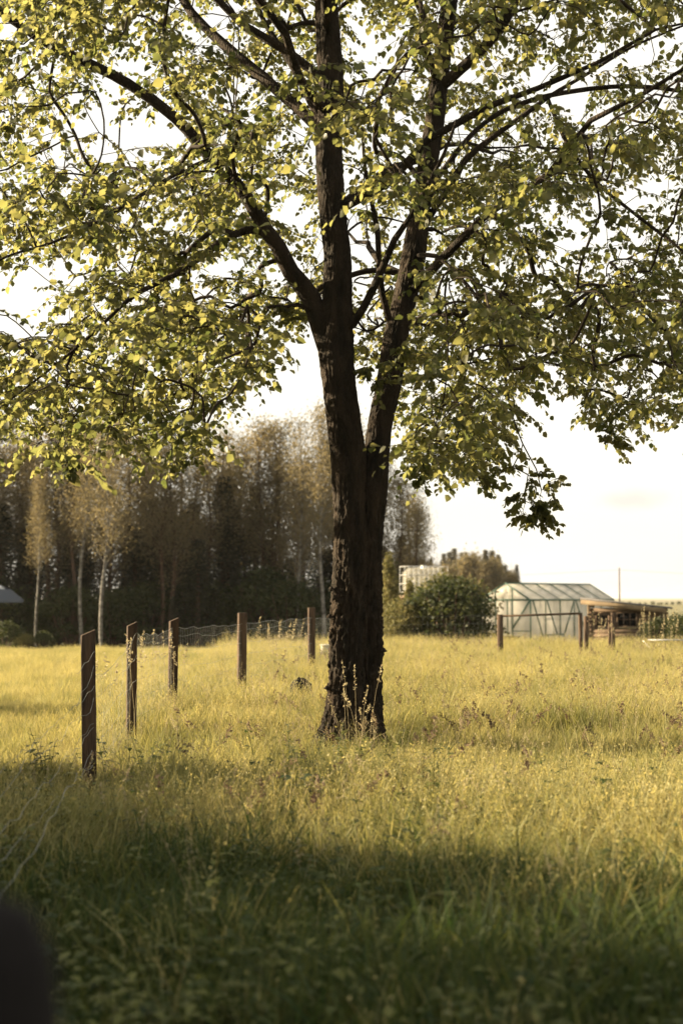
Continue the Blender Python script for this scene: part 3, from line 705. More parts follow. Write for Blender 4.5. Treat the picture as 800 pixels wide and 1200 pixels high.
def yel_weed(b):
    for i in range(7):
        az = i * 2.4; h = random.uniform(.2, .3)
        b.tube([(0, 0, 0), (math.cos(az) * .05, math.sin(az) * .05, h)], [.003, .002], 3, cap=False, tone=1)
        for s in (-.8, .2, .9): leaflet(b, (math.cos(az) * .06, math.sin(az) * .06, h), (math.cos(az + s), math.sin(az + s), .2), .10, .032, 1.0, .2)
tuft_thing('weed_plant', 530, 1160, 5.9, yel_weed, M['greengrass'], 'yellowish leaved weed catching light in the shaded foreground', 'weed')
# black dome-shaped thing in the grass left of the trunk
p = P(351, 812, 19.0); b = MB(); n = 16; prof = [(.15, 0), (.165, .05), (.16, .12), (.14, .19), (.10, .245), (.05, .272), (0.012, .28)]
vs = [(r_ * math.cos(2 * math.pi * j / n) * (1 + .12 * math.cos(2 * math.pi * j / n)), r_ * math.sin(2 * math.pi * j / n), h + .03 * noise.noise(Vector((j, h * 9, 0)))) for r_, h in prof for j in range(n)]
b.add(vs, [[i * n + j, i * n + (j + 1) % n, (i + 1) * n + (j + 1) % n, (i + 1) * n + j] for i in range(len(prof) - 1) for j in range(n)])
b.f.append(np.array([[(len(prof) - 1) * n + j for j in range(n)]]))
b.tube([(.18 * math.cos(a), .17 * math.sin(a), .012) for a in np.linspace(0, 6.283, 25)], .014, 6, cap=False)
bk = b.build('upturned_tub', M['black'], smooth=True, loc=(p.x, 19.0, gz(p.x, 19) + .13)); tag(bk, 'black domed tub lying upside down in the grass left of the trunk', 'tub')
p = P(384, 752, 31); b = MB(); b.box((0, 0, .2), (.30, .22, .42), rz=.2, taper=.93); b.box((0, 0, .42), (.32, .24, .04), rz=.2)
o = b.build('stone_block', M['stone'], loc=(p.x, 31, gz(p.x, 31))); tag(o, 'small pale stone block peeping out behind the big trunk', 'stone')
o.modifiers.new('bevel', 'BEVEL').width = .02

# ------------------------------------------------------------------ foliage prototypes for the background
def quads(b, P_, s, tone, asp=.65, flat=0):
    n = len(P_); u = rng.normal(0, 1, (n, 3)); u[:, 2] *= (1 - flat); u /= np.linalg.norm(u, axis=1)[:, None]
    w = np.cross(u, rng.normal(0, 1, (n, 3))); w /= np.linalg.norm(w, axis=1)[:, None] + 1e-9
    s = np.asarray(s)[:, None] * .5
    v = np.stack([P_ - u * s, P_ + w * s * asp, P_ + u * s, P_ - w * s * asp], 1).reshape(-1, 3)
    b.v.append(v); b.t.append(np.repeat(tone, 4)); f = np.arange(n * 4).reshape(n, 4) + b.n; b.f.append(f); b.n += n * 4
def clump_pts(c, r, n): return np.array(c) + rng.normal(0, 1, (n, 3)) * np.array(r)
def tree_parts(kind, seed):
    random.seed(seed); trunk_b, crown_b = MB(), MB()
    if kind == 'birch':
        Ht = 10.0; lean = random.uniform(-.35, .35); cs = random.uniform(.24, .46)
        tp = lambda z: np.array([lean * (z / Ht) ** 1.3 + .12 * math.sin(z * .9 + seed), .1 * math.sin(z * .7), z])
        trunk_b.tube([tp(z) for z in np.linspace(-.3, Ht * .97, 14)], [.125 * (1 - z / Ht * .9) for z in np.linspace(0, Ht * .97, 14)], 8)
        for i in range(64):
            z = Ht * (cs + (.98 - cs) * (i / 63)) ; az = i * 2.4 + random.random(); L = (1.15 * max(0.01, 1 - ((z / Ht) - cs) / (1.02 - cs)) ** .75 + .25) * random.uniform(.45, 1.35)
            base = tp(z); pts = [base + np.array([math.cos(az) * L * t, math.sin(az) * L * t, L * (1.5 * t - .5 * t * t)]) for t in (0, .33, .66, 1)]
            trunk_b.tube(pts, [.025 * (1 - z / Ht) + .012, .014, .009, .005], 3, cap=False)
            for t in (.35, .6, .85, 1.05):
                c = base + np.array([math.cos(az) * L * t, math.sin(az) * L * t, L * (1.5 * t - .5 * t * t) - .12]); tn = random.random()
                m_ = random.randint(10, 38); q = clump_pts(c, (.24, .24, .28), m_); quads(crown_b, q, rng.uniform(.06, .125, m_), np.clip(rng.normal(.2 + .6 * tn, .12, m_), 0, 1))
        return trunk_b, crown_b
    if kind == 'pine':
        Ht = 10.5; tp = lambda z: np.array([.1 * math.sin(z * .5 + seed), .08 * math.cos(z * .4), z])
        trunk_b.tube([tp(z) for z in np.linspace(-.3, Ht * .97, 12)], [.15 * (1 - z / Ht * .85) for z in np.linspace(0, Ht * .97, 12)], 8)
        for i in range(44):
            z = Ht * (.42 + .56 * (i / 43)); az = i * 2.4; L = random.uniform(.5, 1.5) * (1.1 - (z / Ht - .42) * 1.1) + .2; base = tp(z)
            trunk_b.tube([base, base + np.array([math.cos(az) * L * .6, math.sin(az) * L * .6, .1]), base + np.array([math.cos(az) * L, math.sin(az) * L, .28])], [.03, .02, .01], 3, cap=False)
            for t in (.55, .8, 1.0):
                m_ = 34; q = clump_pts(base + np.array([math.cos(az) * L * t, math.sin(az) * L * t, .25 * t]), (.2, .2, .12), m_); quads(crown_b, q, rng.uniform(.09, .17, m_), np.clip(rng.normal(.35, .25, m_), 0, 1), .3)
        return trunk_b, crown_b
    if kind == 'spruce':
        Ht = 10.0; trunk_b.tube([(0, 0, -.3), (0, 0, Ht * .5), (0.03, 0, Ht)], [.16, .09, .01], 7)
        for i in range(26):
            z = Ht * (.06 + .93 * (i / 25) ** .95); R_ = 1.55 * (1 - z / Ht) ** .85 + .08
            for j in range(9):
                az = j * .7 + i * .37 + random.random() * .3; L = R_ * random.uniform(.75, 1.1)
                for t in (.3, .55, .8, 1.0):
                    m_ = 7; q = clump_pts((math.cos(az) * L * t, math.sin(az) * L * t, z - .28 * L * t + .1), (.10, .10, .10), m_)
                    quads(crown_b, q, rng.uniform(.10, .22, m_), np.clip(rng.normal(.3, .25, m_), 0, 1), .45, .4)
        return trunk_b, crown_b
    if kind in ('shrub', 'openshrub'):
        NC, NQ = (150, 26) if kind == 'shrub' else (105, 24)
        for j in range(10):
            az = j * .63; trunk_b.tube([(0.05 * math.cos(az), .05 * math.sin(az), -.1), (.35 * math.cos(az), .35 * math.sin(az), .7), (.6 * math.cos(az), .6 * math.sin(az), 1.5)], [.03, .02, .008], 4, cap=False)
        for j in range(NC):
            a = random.uniform(0, 6.28); e = random.uniform(-.15, 1.5); r_ = random.uniform(.55, 1.0) * (1 + .18 * noise.noise(Vector((math.cos(a) * 2, math.sin(a) * 2, e * 2 + seed))))
            c = (math.cos(a) * math.cos(e) * r_, math.sin(a) * math.cos(e) * r_, .85 + math.sin(e) * r_ * .95 - (.35 if e < .2 else 0)); tn = random.random(); m_ = NQ
            quads(crown_b, clump_pts(c, (.12, .12, .12), m_), rng.uniform(.06, .12, m_), np.clip(rng.normal(.15 + .6 * tn, .2, m_), 0, 1))
        return trunk_b, crown_b
    if kind == 'column':
        trunk_b.tube([(0, 0, -.1), (0, 0, 1.2), (0, 0, 2.3)], [.06, .04, .01], 6)
        for j in range(170):
            z = random.uniform(.05, 1) ** .9; a = random.uniform(0, 6.28); r_ = .48 * (1 - z) ** .7 * random.uniform(.6, 1.05); m_ = 18
            quads(crown_b, clump_pts((r_ * math.cos(a), r_ * math.sin(a), z * 2.5), (.05, .05, .10), m_), rng.uniform(.05, .11, m_), np.clip(rng.normal(.5, .3, m_), 0, 1))
        return trunk_b, crown_b
TM = {}
def make_kind(kind, name, cat, tmat, cmat, seeds):
    TM[name] = (cat, [(a.mesh('trunk', tmat, True), c.mesh('crown', cmat)) for a, c in [tree_parts(kind, s) for s in seeds]])
make_kind('birch', 'birch_tree', 'tree', M['birchbark'], M['birchleaf'], (1, 2, 3, 4))
make_kind('birch', 'slender_tree', 'tree', M['darkbark'], M['birchleaf'], (5, 6, 7))
make_kind('pine', 'pine_tree', 'tree', M['darkbark'], M['spruce'], (11, 12))
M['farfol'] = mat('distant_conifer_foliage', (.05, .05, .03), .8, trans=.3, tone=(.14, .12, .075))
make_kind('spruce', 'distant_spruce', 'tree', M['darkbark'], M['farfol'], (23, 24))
make_kind('spruce', 'spruce_tree', 'tree', M['darkbark'], M['spruce'], (21, 22))
make_kind('shrub', 'green_shrub', 'shrub', M['darkbark'], M['shrub'], (31, 32, 33))
make_kind('shrub', 'pale_shrub', 'shrub', M['darkbark'], M['thuja'], (34, 35))
make_kind('shrub', 'round_tree', 'tree', M['darkbark'], M['birchleaf'], (36, 37))
make_kind('openshrub', 'hedge_shrub', 'shrub', M['darkbark'], M['shrub'], (51, 52, 53))
make_kind('column', 'columnar_conifer', 'shrub', M['darkbark'], M['thuja'], (41,))
random.seed(99)
def plant(name, x, y, h, label, group=None, wide=1.0, k=None, natural=None, lean=0, rz=None):
    cat, var = TM[name]; tm, cm = var[(random.randrange(len(var)) if k is None else k)]
    base = {'green_shrub': 1.75, 'round_tree': 1.75, 'hedge_shrub': 1.75, 'pale_shrub': 1.75, 'columnar_conifer': 2.5}.get(name, 10.0)
    e = empty(name, (x, y, gz(x, y)), random.uniform(0, 6.28) if rz is None else rz, label, cat, group); s = h / base; e.scale = (s * wide, s * wide, s)
    if lean: e.rotation_euler[1] = lean; e.rotation_euler[2] = 0
    for nm, me in (('trunk', tm), ('crown', cm)):
        o = bpy.data.objects.new(nm, me); COL.objects.link(o); o.parent = e
    return e
def at(px, Y): return (px - 400) / F * Y * 1.0017
# forest behind the meadow, left
GL = 'trees of the forest edge behind the meadow'
def top_h(px):                                       # height of the forest outline
    return np.interp(px, [-300, 0, 120, 260, 300, 330, 372, 420, 450, 480, 500, 515], [10.4, 10.6, 10.6, 10.2, 9.9, 9.9, 10.8, 10.0, 8.9, 7.4, 5.8, 4.4])
spec = [(45, 60, 7.4, 'thin pale stemmed birch at the far left of the forest edge', 0, 0), (97, 61, 9.6, 'birch with the thickest pale stem, left of the leaning white birch', 1, 0), (120, 59, 9.4, 'white birch leaning right behind the first fence post', 2, .045),
        (352, 63, 10.0, 'birch with pale stem seen just left of the fifth fence post', 3, 0), (377, 62, 10.4, 'tall birch with white stem right beside the dark trunk of the big tree', 0, .02)]
for px, Y, h, lb_, k, ln in spec: plant('birch_tree', at(px, Y), Y, h, lb_, GL, .6 if px == 45 else .78, k, lean=ln)
for i, px in enumerate(range(-330, 500, 15)):
    X = px + random.uniform(-9, 9); Y = random.uniform(64, 70)
    nm = 'slender_tree'
    plant(nm, at(X, Y), Y, top_h(X) * random.uniform(.82, 1.07), 'slender brown leafed tree in the sunlit forest edge mass' if nm == 'slender_tree' else 'birch merged in the brown forest edge mass', GL, 1.1)
for i, px in enumerate(range(-340, 470, 62)):
    X = px + random.uniform(-14, 14); Y = random.uniform(72, 80)
    plant('pine_tree' if i % 2 else 'slender_tree', at(X, Y), Y, top_h(X) * random.uniform(.95, 1.05) * 1.06, 'dark pine standing deep inside the forest' if i % 2 else 'brown leafed tree standing deep inside the forest', GL, 1.1)
for px in (180, 200, 228, 262, 30, -20, 300): 
    Y = random.uniform(66, 72); plant('spruce_tree', at(px, Y), Y, random.uniform(6.4, 8.2), 'dark mid height spruce inside the left forest edge', GL, 1.7)
for i, px in enumerate(range(-350, 495, 19)):
    X = px + random.uniform(-7, 7); Y = random.uniform(71, 86)
    plant('spruce_tree', at(X, Y), Y, random.uniform(5.4, 7.2) * np.interp(X, [300, 480], [1, .75]), 'young dark spruce filling the black foot of the forest', GL, random.uniform(1.7, 2.4))
for i, px in enumerate(range(-340, 470, 30)):
    X = px + random.uniform(-9, 9); Y = random.uniform(63, 69)
    plant('green_shrub' if i % 3 else 'spruce_tree', at(X, Y), Y, random.uniform(1.4, 3.4), 'dark shrub under the forest edge' if i % 3 else 'low young spruce under the forest edge', GL, 1.25)
for i, px in enumerate(range(-340, 440, 38)):
    X = px + random.uniform(-12, 12); Y = random.uniform(63.5, 68)
    plant('spruce_tree', at(X, Y), Y, random.uniform(4.0, 6.4), 'young dark spruce filling the black foot of the forest', GL, random.uniform(1.7, 2.4))
# far wood right of the tree
GF = 'trees of the distant wood above the greenhouse'
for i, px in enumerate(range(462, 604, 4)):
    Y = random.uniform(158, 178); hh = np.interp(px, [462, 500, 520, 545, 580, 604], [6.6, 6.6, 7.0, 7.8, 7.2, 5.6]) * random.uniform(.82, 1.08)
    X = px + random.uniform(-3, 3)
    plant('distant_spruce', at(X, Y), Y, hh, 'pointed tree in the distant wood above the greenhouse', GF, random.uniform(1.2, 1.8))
for i, px in enumerate(range(466, 600, 10)):
    X = px + random.uniform(-4, 4); hh = np.interp(px, [462, 520, 545, 580, 604], [5.6, 6.0, 6.8, 6.2, 5.0]) * random.uniform(.85, 1.05); Y = random.uniform(150, 158)
    plant('round_tree', at(X, Y), Y, hh, 'rounded tree in the distant wood above the greenhouse', GF, .42)
for i in range(16):
    px = 722 + i * 6.5 + random.uniform(-2, 2); Y = 292; plant('green_shrub', at(px, Y), Y, random.uniform(.35, .8), 'tiny bush on the horizon of the far field', 'bushes along the far horizon', 1.5)
# trees out of the frame on the left: they throw the shade over the foreground
def outside(x, y, h, nm='hedge_shrub', wide=1.0): plant(nm, x, y, h, 'leafy shrub of the hedge beside the camera, outside the picture', 'hedge left of the camera', wide)
for y, h in [(14.1, 2.15), (13.3, 2.5), (12.5, 2.75), (11.8, 2.95), (11.1, 3.2), (10.5, 3.6), (9.9, 4.0), (9.2, 4.5), (8.4, 4.9), (7.6, 5.2), (6.7, 5.6), (5.8, 5.8), (4.8, 6), (3.6, 6), (2.4, 6), (1.2, 6), (0, 6), (-1.4, 6), (-2.8, 6)]:
    h = h * np.interp(y, [8, 9.5, 11.5, 13, 14], [1.02, .87, .93, 1.2, 1.4]) + random.uniform(-.25, .3); y -= 1.8; ww = 1.0 if h < 4 else 1.35
    gap = abs(y - 7.45)                                     # an opening in the hedge lets a streak of sun through
    if gap < .45: h = 3.1; ww = 1.0
    elif gap < 1.2: ww = .8
    outside(-9 + random.uniform(-.1, .1), y, h, wide=ww * 1.75 / h)
    if h > 2.3: outside(-10.6 + random.uniform(-.1, .1), y + .37, h * (1.05 if gap > .45 else 1), wide=ww * 1.75 / h)
for y, h in ((18.0, 2.0), (18.9, 1.7)): outside(-9.2, y, h, wide=.85)

# ------------------------------------------------------------------ shrubs, thuja and water tank
plant('columnar_conifer', at(456, 49), 49, 3.25, 'tall columnar conifer tinted sunlit yellow green right beside the big trunk', wide=.95)
plant('columnar_conifer', at(480, 51), 51, 2.5, 'shorter pale columnar conifer in front of the caged tank', wide=1.1)
for px, Y, h, wd, nm, lb_ in [(472, 47, 1.7, .9, 'pale_shrub', 'shrub tinted sunlit yellow between the columnar conifer and the dark shrub'), (500, 47.5, 2.0, 1.0, 'green_shrub', 'dark green shrub below the caged tank'), (528, 47, 2.35, 1.2, 'green_shrub', 'largest dark green shrub between big tree and greenhouse'), (551, 47.5, 1.4, .9, 'green_shrub', 'dark green shrub against the left end of the greenhouse'),  # pale shrubs carry the sunlit left and top of the bush in their colour
        (478, 48, 1.5, 1.0, 'green_shrub', 'low dark shrub between the conifer and the caged tank'), (512, 50, 2.6, .7, 'pale_shrub', 'sun tinted pale shrub climbing before the caged tank'), (548, 50, 2.35, .8, 'pale_shrub', 'pale shrub rising behind the dark one beside the greenhouse'), (462, 46.5, 1.0, 1.1, 'pale_shrub', 'low pale shrub at the foot of the big trunk, right side'),
        (8, 50, 1.05, 1.1, 'green_shrub', 'round green bush at the left edge of the meadow'), (33, 50, .65, 1.2, 'pale_shrub', 'small pale bush second from the left edge'), (52, 50, .75, 1.1, 'green_shrub', 'small green bush third from the left edge'),
        (792, 44, 1.15, .8, 'green_shrub', 'dark shrub at the right edge behind the table'), (768, 40, .95, 1.1, 'green_shrub', 'low dark shrub just behind the white table'), (800, 38, 1.0, 1.0, 'green_shrub', 'dark shrub cut by the right edge of the picture')]:
    plant(nm, at(px, Y), Y, h, lb_, None, wd)
# caged water tank on a stand
Y = 53; tx = at(496, Y); zg = gz(tx, Y); tk = empty('caged_water_tank', (tx, Y, zg), .25, 'white caged water tank raised above the shrubs', 'water tank')
ztop = P(496, 664, Y).z - zg; zb = ztop - 1.05
b = MB(); prof = []
import bmesh
bm = bmesh.new(); bmesh.ops.create_cube(bm, size=1)
for v_ in bm.verts: v_.co = Vector((v_.co.x * 1.44, v_.co.y * 1.0, v_.co.z * .95))
bmesh.ops.bevel(bm, geom=bm.edges[:], offset=.14, segments=3, affect='EDGES'); me = bpy.data.meshes.new('tank_body'); bm.to_mesh(me); bm.free(); me.materials.append(M['tank'])
o = bpy.data.objects.new('tank_body', me); COL.objects.link(o); o.parent = tk; o.location = (0, 0, zb + .52)
for i in range(9):
    x = -.76 + 1.52 * i / 8
    for s in (-1, 1): b = MB(); b.tube([(x, s * .54, zb), (x, s * .54, ztop)], .013, 5); b.build('cage_bar', M['galv'], tk)
for i in range(4):
    z = zb + .1 + (ztop - zb - .1) * i / 3; b = MB(); b.tube([(-.76, -.55, z), (.76, -.55, z), (.77, .55, z), (-.77, .55, z), (-.77, -.55, z)], .014, 5); b.build('cage_ring', M['galv'], tk)
b = MB(); b.box((0, 0, zb - .06), (1.6, 1.16, .1)); b.build('pallet', M['shedwood'], tk)
b = MB(); b.tube([(0, 0, zb + .98), (0, 0, ztop + .04)], .12, 12); b.build('lid', M['white'], tk)
for sx in (-1, 1):
    for sy in (-1, 1): b = MB(); b.box((sx * .7, sy * .48, (zb - .12) / 2), (.1, .1, zb - .12)); b.build('leg', M['shedwood'], tk)
# grey parasol at the left edge
Y = 56; x = at(-2, Y); zg = gz(x, Y); pr = empty('garden_parasol', (x, Y, zg), 0, 'grey parasol half cut by the left edge before the forest', 'parasol')
zt = P(0, 684, Y).z - zg; b = MB(); n = 8; vs = [(0, 0, zt)] + [(.55 * math.cos(a), .55 * math.sin(a), zt - .22) for a in np.arange(n) * 6.283 / n] + [(1.05 * math.cos(a), 1.05 * math.sin(a), zt - .62) for a in np.arange(n) * 6.283 / n] + [(1.05 * math.cos(a), 1.05 * math.sin(a), zt - .74) for a in np.arange(n) * 6.283 / n]
b.add(vs, [[0, 1 + j, 1 + (j + 1) % n] for j in range(n)]); b.f.append(np.array([[1 + i * n + j, 1 + i * n + (j + 1) % n, 1 + (i + 1) * n + (j + 1) % n, 1 + (i + 1) * n + j] for i in range(2) for j in range(n)])); b.build('canopy', M['greycanvas'], pr)
b = MB(); b.tube([(0, 0, -.05), (0, 0, zt + .06)], .028, 8); b.build('pole', M['galv'], pr)
for j in range(n):
    a = j * 6.283 / n; b = MB(); b.tube([(0, 0, zt - .04), (1.02 * math.cos(a), 1.02 * math.sin(a), zt - .64)], .010, 4); b.build('rib', M['galv'], pr)

# ------------------------------------------------------------------ greenhouse
Y0 = 55.0; c0 = P(621, 703, Y0); a_ = R(38); zg = gz(c0.x, Y0)
gh = empty('greenhouse', (c0.x, Y0, zg), 0, 'green framed greenhouse with cloudy panes and gabled roof', 'greenhouse')
GD = Vector((-math.cos(a_), math.sin(a_), 0)); LD = Vector((math.sin(a_), math.cos(a_), 0)); UP = Vector((0, 0, 1))
GW, GLn = 2.25, 6.9; ez = c0.z - zg; rz_ = P(590.4, 683.5, Y0 + .75).z - zg
def G(g_, l_, z): return GD * g_ + LD * l_ + UP * z
def gbar(a, b_, w=.055, nm='frame_bar'): m = MB(); m.bar(a, b_, w); return m.build(nm, M['greenmetal'], gh)
def gpane(pts, nm='pane'):
    nrm = (pts[1] - pts[0]).cross(pts[2] - pts[0]).normalized() * .006; m = MB(); k = len(pts); vs = [p - nrm for p in pts] + [p + nrm for p in pts]
    m.v.append(np.array([tuple(v_) for v_ in vs])); m.t.append(np.zeros(2 * k)); m.n = 2 * k
    m.f.append(np.array([list(range(k))[::-1]])); m.f.append(np.array([[k + i for i in range(k)]])); m.f.append(np.array([[i, (i + 1) % k, k + (i + 1) % k, k + i] for i in range(k)]))
    return m.build(nm, M['pane'], gh)
nb = 6; pitch_l = [GLn * i / nb for i in range(nb + 1)]
for l_ in pitch_l:
    for g_ in (0, GW): gbar(G(g_, l_, 0), G(g_, l_, ez), .05)
    gbar(G(0, l_, ez), G(GW / 2, l_, rz_), .05); gbar(G(GW, l_, ez), G(GW / 2, l_, rz_), .05)
for g_, z in ((0, 0.03), (GW, 0.03), (0, ez + .0), (GW, ez + .0), (GW / 2, rz_)): gbar(G(g_, 0, z), G(g_, GLn, z), .062)
for l_ in (0, GLn):
    for z in (.03, ez): gbar(G(0, l_, z), G(GW, l_, z), .058)
    for f in (.36, .70): 
        zz = ez + (rz_ - ez) * (1 - abs(f - .5) * 2); gbar(G(GW * f, l_, 0), G(GW * f, l_, zz), .045)
gbar(G(GW * .46, 0, 0), G(GW * .46, 0, ez), .045); gbar(G(0, -.02, .78), G(GW * .36, -.02, .78), .035)
gbar(G(0, -.02, ez), G(GW * .36, -.02, .85), .05)
gbar(G(-.02, .15, ez), G(-.02, pitch_l[1], .1), .04); gbar(G(-.02, pitch_l[1] + .08, ez), G(-.02, pitch_l[2] - .2, .5), .04); gbar(G(-.02, pitch_l[3], ez), G(-.02, pitch_l[2] + .3, .6), .04); gbar(G(-.02, pitch_l[3] + .1, ez), G(-.02, pitch_l[4], .3), .04)
gbar(G(GW, -.02, ez), G(GW + .55, -.1, .85), .04)
for i in range(nb):
    a, c = pitch_l[i] + .03, pitch_l[i + 1] - .03
    for g_ in (0, GW):
        gpane([G(g_, a, .06), G(g_, c, .06), G(g_, c, ez - .04), G(g_, a, ez - .04)])
        gpane([G(g_, a, ez + .02), G(g_, c, ez + .02), G(GW / 2, c, rz_ - .01), G(GW / 2, a, rz_ - .01)])
for l_ in (0, GLn):
    for f0, f1 in ((0, .36), (.36, .46), (.46, .70), (.70, 1)):
        hz = lambda f: ez + (rz_ - ez) * (1 - abs(f - .5) * 2)
        e0, e1 = f0 + .012, f1 - .012
        gpane([G(GW * e0, l_, .06), G(GW * e1, l_, .06), G(GW * e1, l_, ez - .035), G(GW * e0, l_, ez - .035)])
        up = [G(GW * e0, l_, ez + .035), G(GW * e1, l_, ez + .035), G(GW * e1, l_, max(hz(e1) - .02, ez + .05))] + ([G(GW * .5, l_, rz_ - .02)] if e0 < .5 < e1 else []) + [G(GW * e0, l_, max(hz(e0) - .02, ez + .05))]
        gpane(up)
# small propped window frame against the greenhouse
q = Vector((c0.x, Y0, 0)) + G(-.45, 1.1, 0); pf = empty('propped_frame', (q.x, q.y, gz(q.x, q.y)), R(52), 'low green glazed cold frame propped against the greenhouse side', 'cold frame')
for i in range(4): m = MB(); m.bar((i * .42, 0, 0.05), (i * .42 , .35, .62), .04); m.build('frame_bar', M['greenmetal'], pf)
m = MB(); m.bar((-.02, .35, .62), (1.28, .35, .62), .045); m.build('frame_bar', M['greenmetal'], pf); m = MB(); m.bar((-.02, 0, .05), (1.28, 0, .05), .045); m.build('frame_bar', M['greenmetal'], pf)
for i in range(3):
    m = MB(); z0, z1 = .08, .60; m.add([(i * .42 + .03, .02, z0), (i * .42 + .39, .02, z0), (i * .42 + .39, .34, z1), (i * .42 + .03, .34, z1), (i * .42 + .03, .03, z0 - .01), (i * .42 + .39, .03, z0 - .01), (i * .42 + .39, .35, z1 - .01), (i * .42 + .03, .35, z1 - .01)], [[0, 1, 2, 3], [7, 6, 5, 4], [0, 4, 5, 1], [1, 5, 6, 2], [2, 6, 7, 3], [3, 7, 4, 0]]); m.build('pane', M['pane'], pf)
# wheelbarrow-like dark barrow by the gable
q = P(600, 744, 52); wb = empty('wheelbarrow', (q.x, 52, gz(q.x, 52)), .4, 'dark wheelbarrow tipped up in front of the greenhouse gable', 'wheelbarrow')
m = MB(); n = 14
m.tube([(0, .19 * math.cos(a), .2 + .19 * math.sin(a)) for a in np.linspace(0, 6.283, n)], .035, 6, cap=False); m.build('wheel', M['black'], wb)
m = MB(); m.add([(-.3, .1, .35), (.3, .1, .35), (.22, .75, .3), (-.22, .75, .3), (-.36, .0, .62), (.36, .0, .62), (.34, .95, .60), (-.34, .95, .60)], [[0, 3, 2, 1], [0, 1, 5, 4], [1, 2, 6, 5], [2, 3, 7, 6], [3, 0, 4, 7]]); m.build('tray', M['black'], wb)
for s in (-1, 1): m = MB(); m.tube([(s * .06, 0, .2), (s * .25, .9, .36), (s * .28, 1.45, .62)], .02, 6); m.build('handle', M['darkwood'], wb)
for s in (-1, 1): m = MB(); m.tube([(s * .22, .75, .32), (s * .24, .85, 0)], .018, 6); m.build('leg', M['darkwood'], wb)

# ------------------------------------------------------------------ shed
Ys = 48.0; s0 = P(690, 712, Ys); s1 = P(776, 716, Ys - .44); zg = gz(s0.x, Ys)
sh = empty('timber_shed', (s0.x, Ys, zg), math.atan2(-.44, s1.x - s0.x), 'low timber shed with slanting dark roof beside the greenhouse', 'shed')
SL = math.hypot(s1.x - s0.x, .44); SD = 2.2
zl = P(690, 707, Ys).z - zg; zr = P(776, 716, Ys - .44).z - zg
def zroof(x): return zl + (zr - zl) * x / SL
wins = [(.20, .72, .98, 1.30), (.98, 1.62, .95, 1.33)]
wins = [(.22, .70, zl - .78, zl - .32), (.92, 1.55, zl - .78, zl - .30)]
# wall boards, one by one; where a window is, the board is cut
bh = .145; z = .0; i = 0
while z < zl:
    segs = [(0, SL)]
    for (w0, w1, z0, z1) in wins:
        if z + bh > z0 + .02 and z < z1 - .02:
            new = []
            for a, c in segs:
                if c <= w0 or a >= w1: new.append((a, c))
                else:
                    if a < w0: new.append((a, w0))
                    if c > w1: new.append((w1, c))
            segs = new
    for a, c in segs:
        zt_ = min(z + bh - .008, zroof((a + c) / 2) - .03)
        if zt_ <= z + .03:
            # clip long top boards under the falling roof
            c2 = SL * (zl - z - .12) / max(zl - zr, .01); 
            if c2 <= a + .1: continue
            c = min(c, c2); zt_ = min(z + bh - .008, zroof(c) - .02)
            if zt_ <= z + .02: continue
        m = MB(); m.box(((a + c) / 2, random.uniform(-.006, .006), (z + zt_) / 2), (c - a - .004, .028, zt_ - z)); m.build('plank', M['shedwood'], sh)
    for xx, nm in ((0, 1), (SL, 1)):
        zt_ = min(z + bh - .008, zroof(xx) - .03)
        if zt_ > z + .03: m = MB(); m.box((xx, SD / 2 + .03, (z + zt_) / 2), (.028, SD - .04, zt_ - z)); m.build('plank', M['shedwood'], sh)
    m = MB(); zt_ = min(z + bh - .008, zr - .05)
    if zt_ > z + .03: m.box((SL / 2, SD, (z + zt_) / 2), (SL - .05, .028, zt_ - z)); m.build('plank', M['shedwood'], sh)
    z += bh; i += 1
for (w0, w1, z0, z1) in wins:
    wn = MB()
    for a, c in (((w0, -.03, z0), (w1, -.03, z0)), ((w0, -.03, z1), (w1, -.03, z1)), ((w0, -.03, z0), (w0, -.03, z1)), ((w1, -.03, z0), (w1, -.03, z1))): wn.bar(a, c, .045)
    wo_ = wn.build('window', M['shedwood'], sh)
    for f in (.33, .66): m = MB(); m.bar((w0 + (w1 - w0) * f, -.02, z0), (w0 + (w1 - w0) * f, -.02, z1), .022); m.build('bar', M['shedwood'], wo_)
    m = MB(); m.bar((w0, -.018, (z0 + z1) / 2), (w1, -.018, (z0 + z1) / 2), .022); m.build('bar', M['shedwood'], wo_)
    m = MB(); m.box(((w0 + w1) / 2, .02, (z0 + z1) / 2), (w1 - w0, .008, z1 - z0)); m.build('pane', M['black'], wo_)  # black sheet stands in for the shade inside the shed opening
def slab(nm, m_, x0, x1, y0, y1, th, dz=0, over=0):
    m = MB(); za, zb_ = zroof(x0) + dz, zroof(x1) + dz
    m.add([(x0, y0, za), (x1, y0, zb_), (x1, y1, zb_), (x0, y1, za), (x0, y0, za + th), (x1, y0, zb_ + th), (x1, y1, zb_ + th), (x0, y1, za + th)], [[0, 3, 2, 1], [4, 5, 6, 7], [0, 1, 5, 4], [1, 2, 6, 5], [2, 3, 7, 6], [3, 0, 4, 7]])
    return m.build(nm, m_, sh)
slab('roof', M['roofing'], -.30, SL + .30, -.42, SD + .2, .06, .10)
slab('fascia', M['paleboard'], -.28, SL + .10, -.40, -.372, .15, -.055)
for x in np.linspace(-.15, SL + .1, 7): slab('rafter', M['darkwood'], x, x + .05, -.36, SD + .1, .08, .015)
m = MB(); m.box((SL + .10, -.05, (zr - .02) / 2), (.16, .03, zr - .04)); m.build('corner_board', M['paleboard'], sh)
m = MB(); m.box((-.03, -.05, (zl - .05) / 2), (.07, .04, zl - .07)); m.build('corner_board', M['paleboard'], sh)
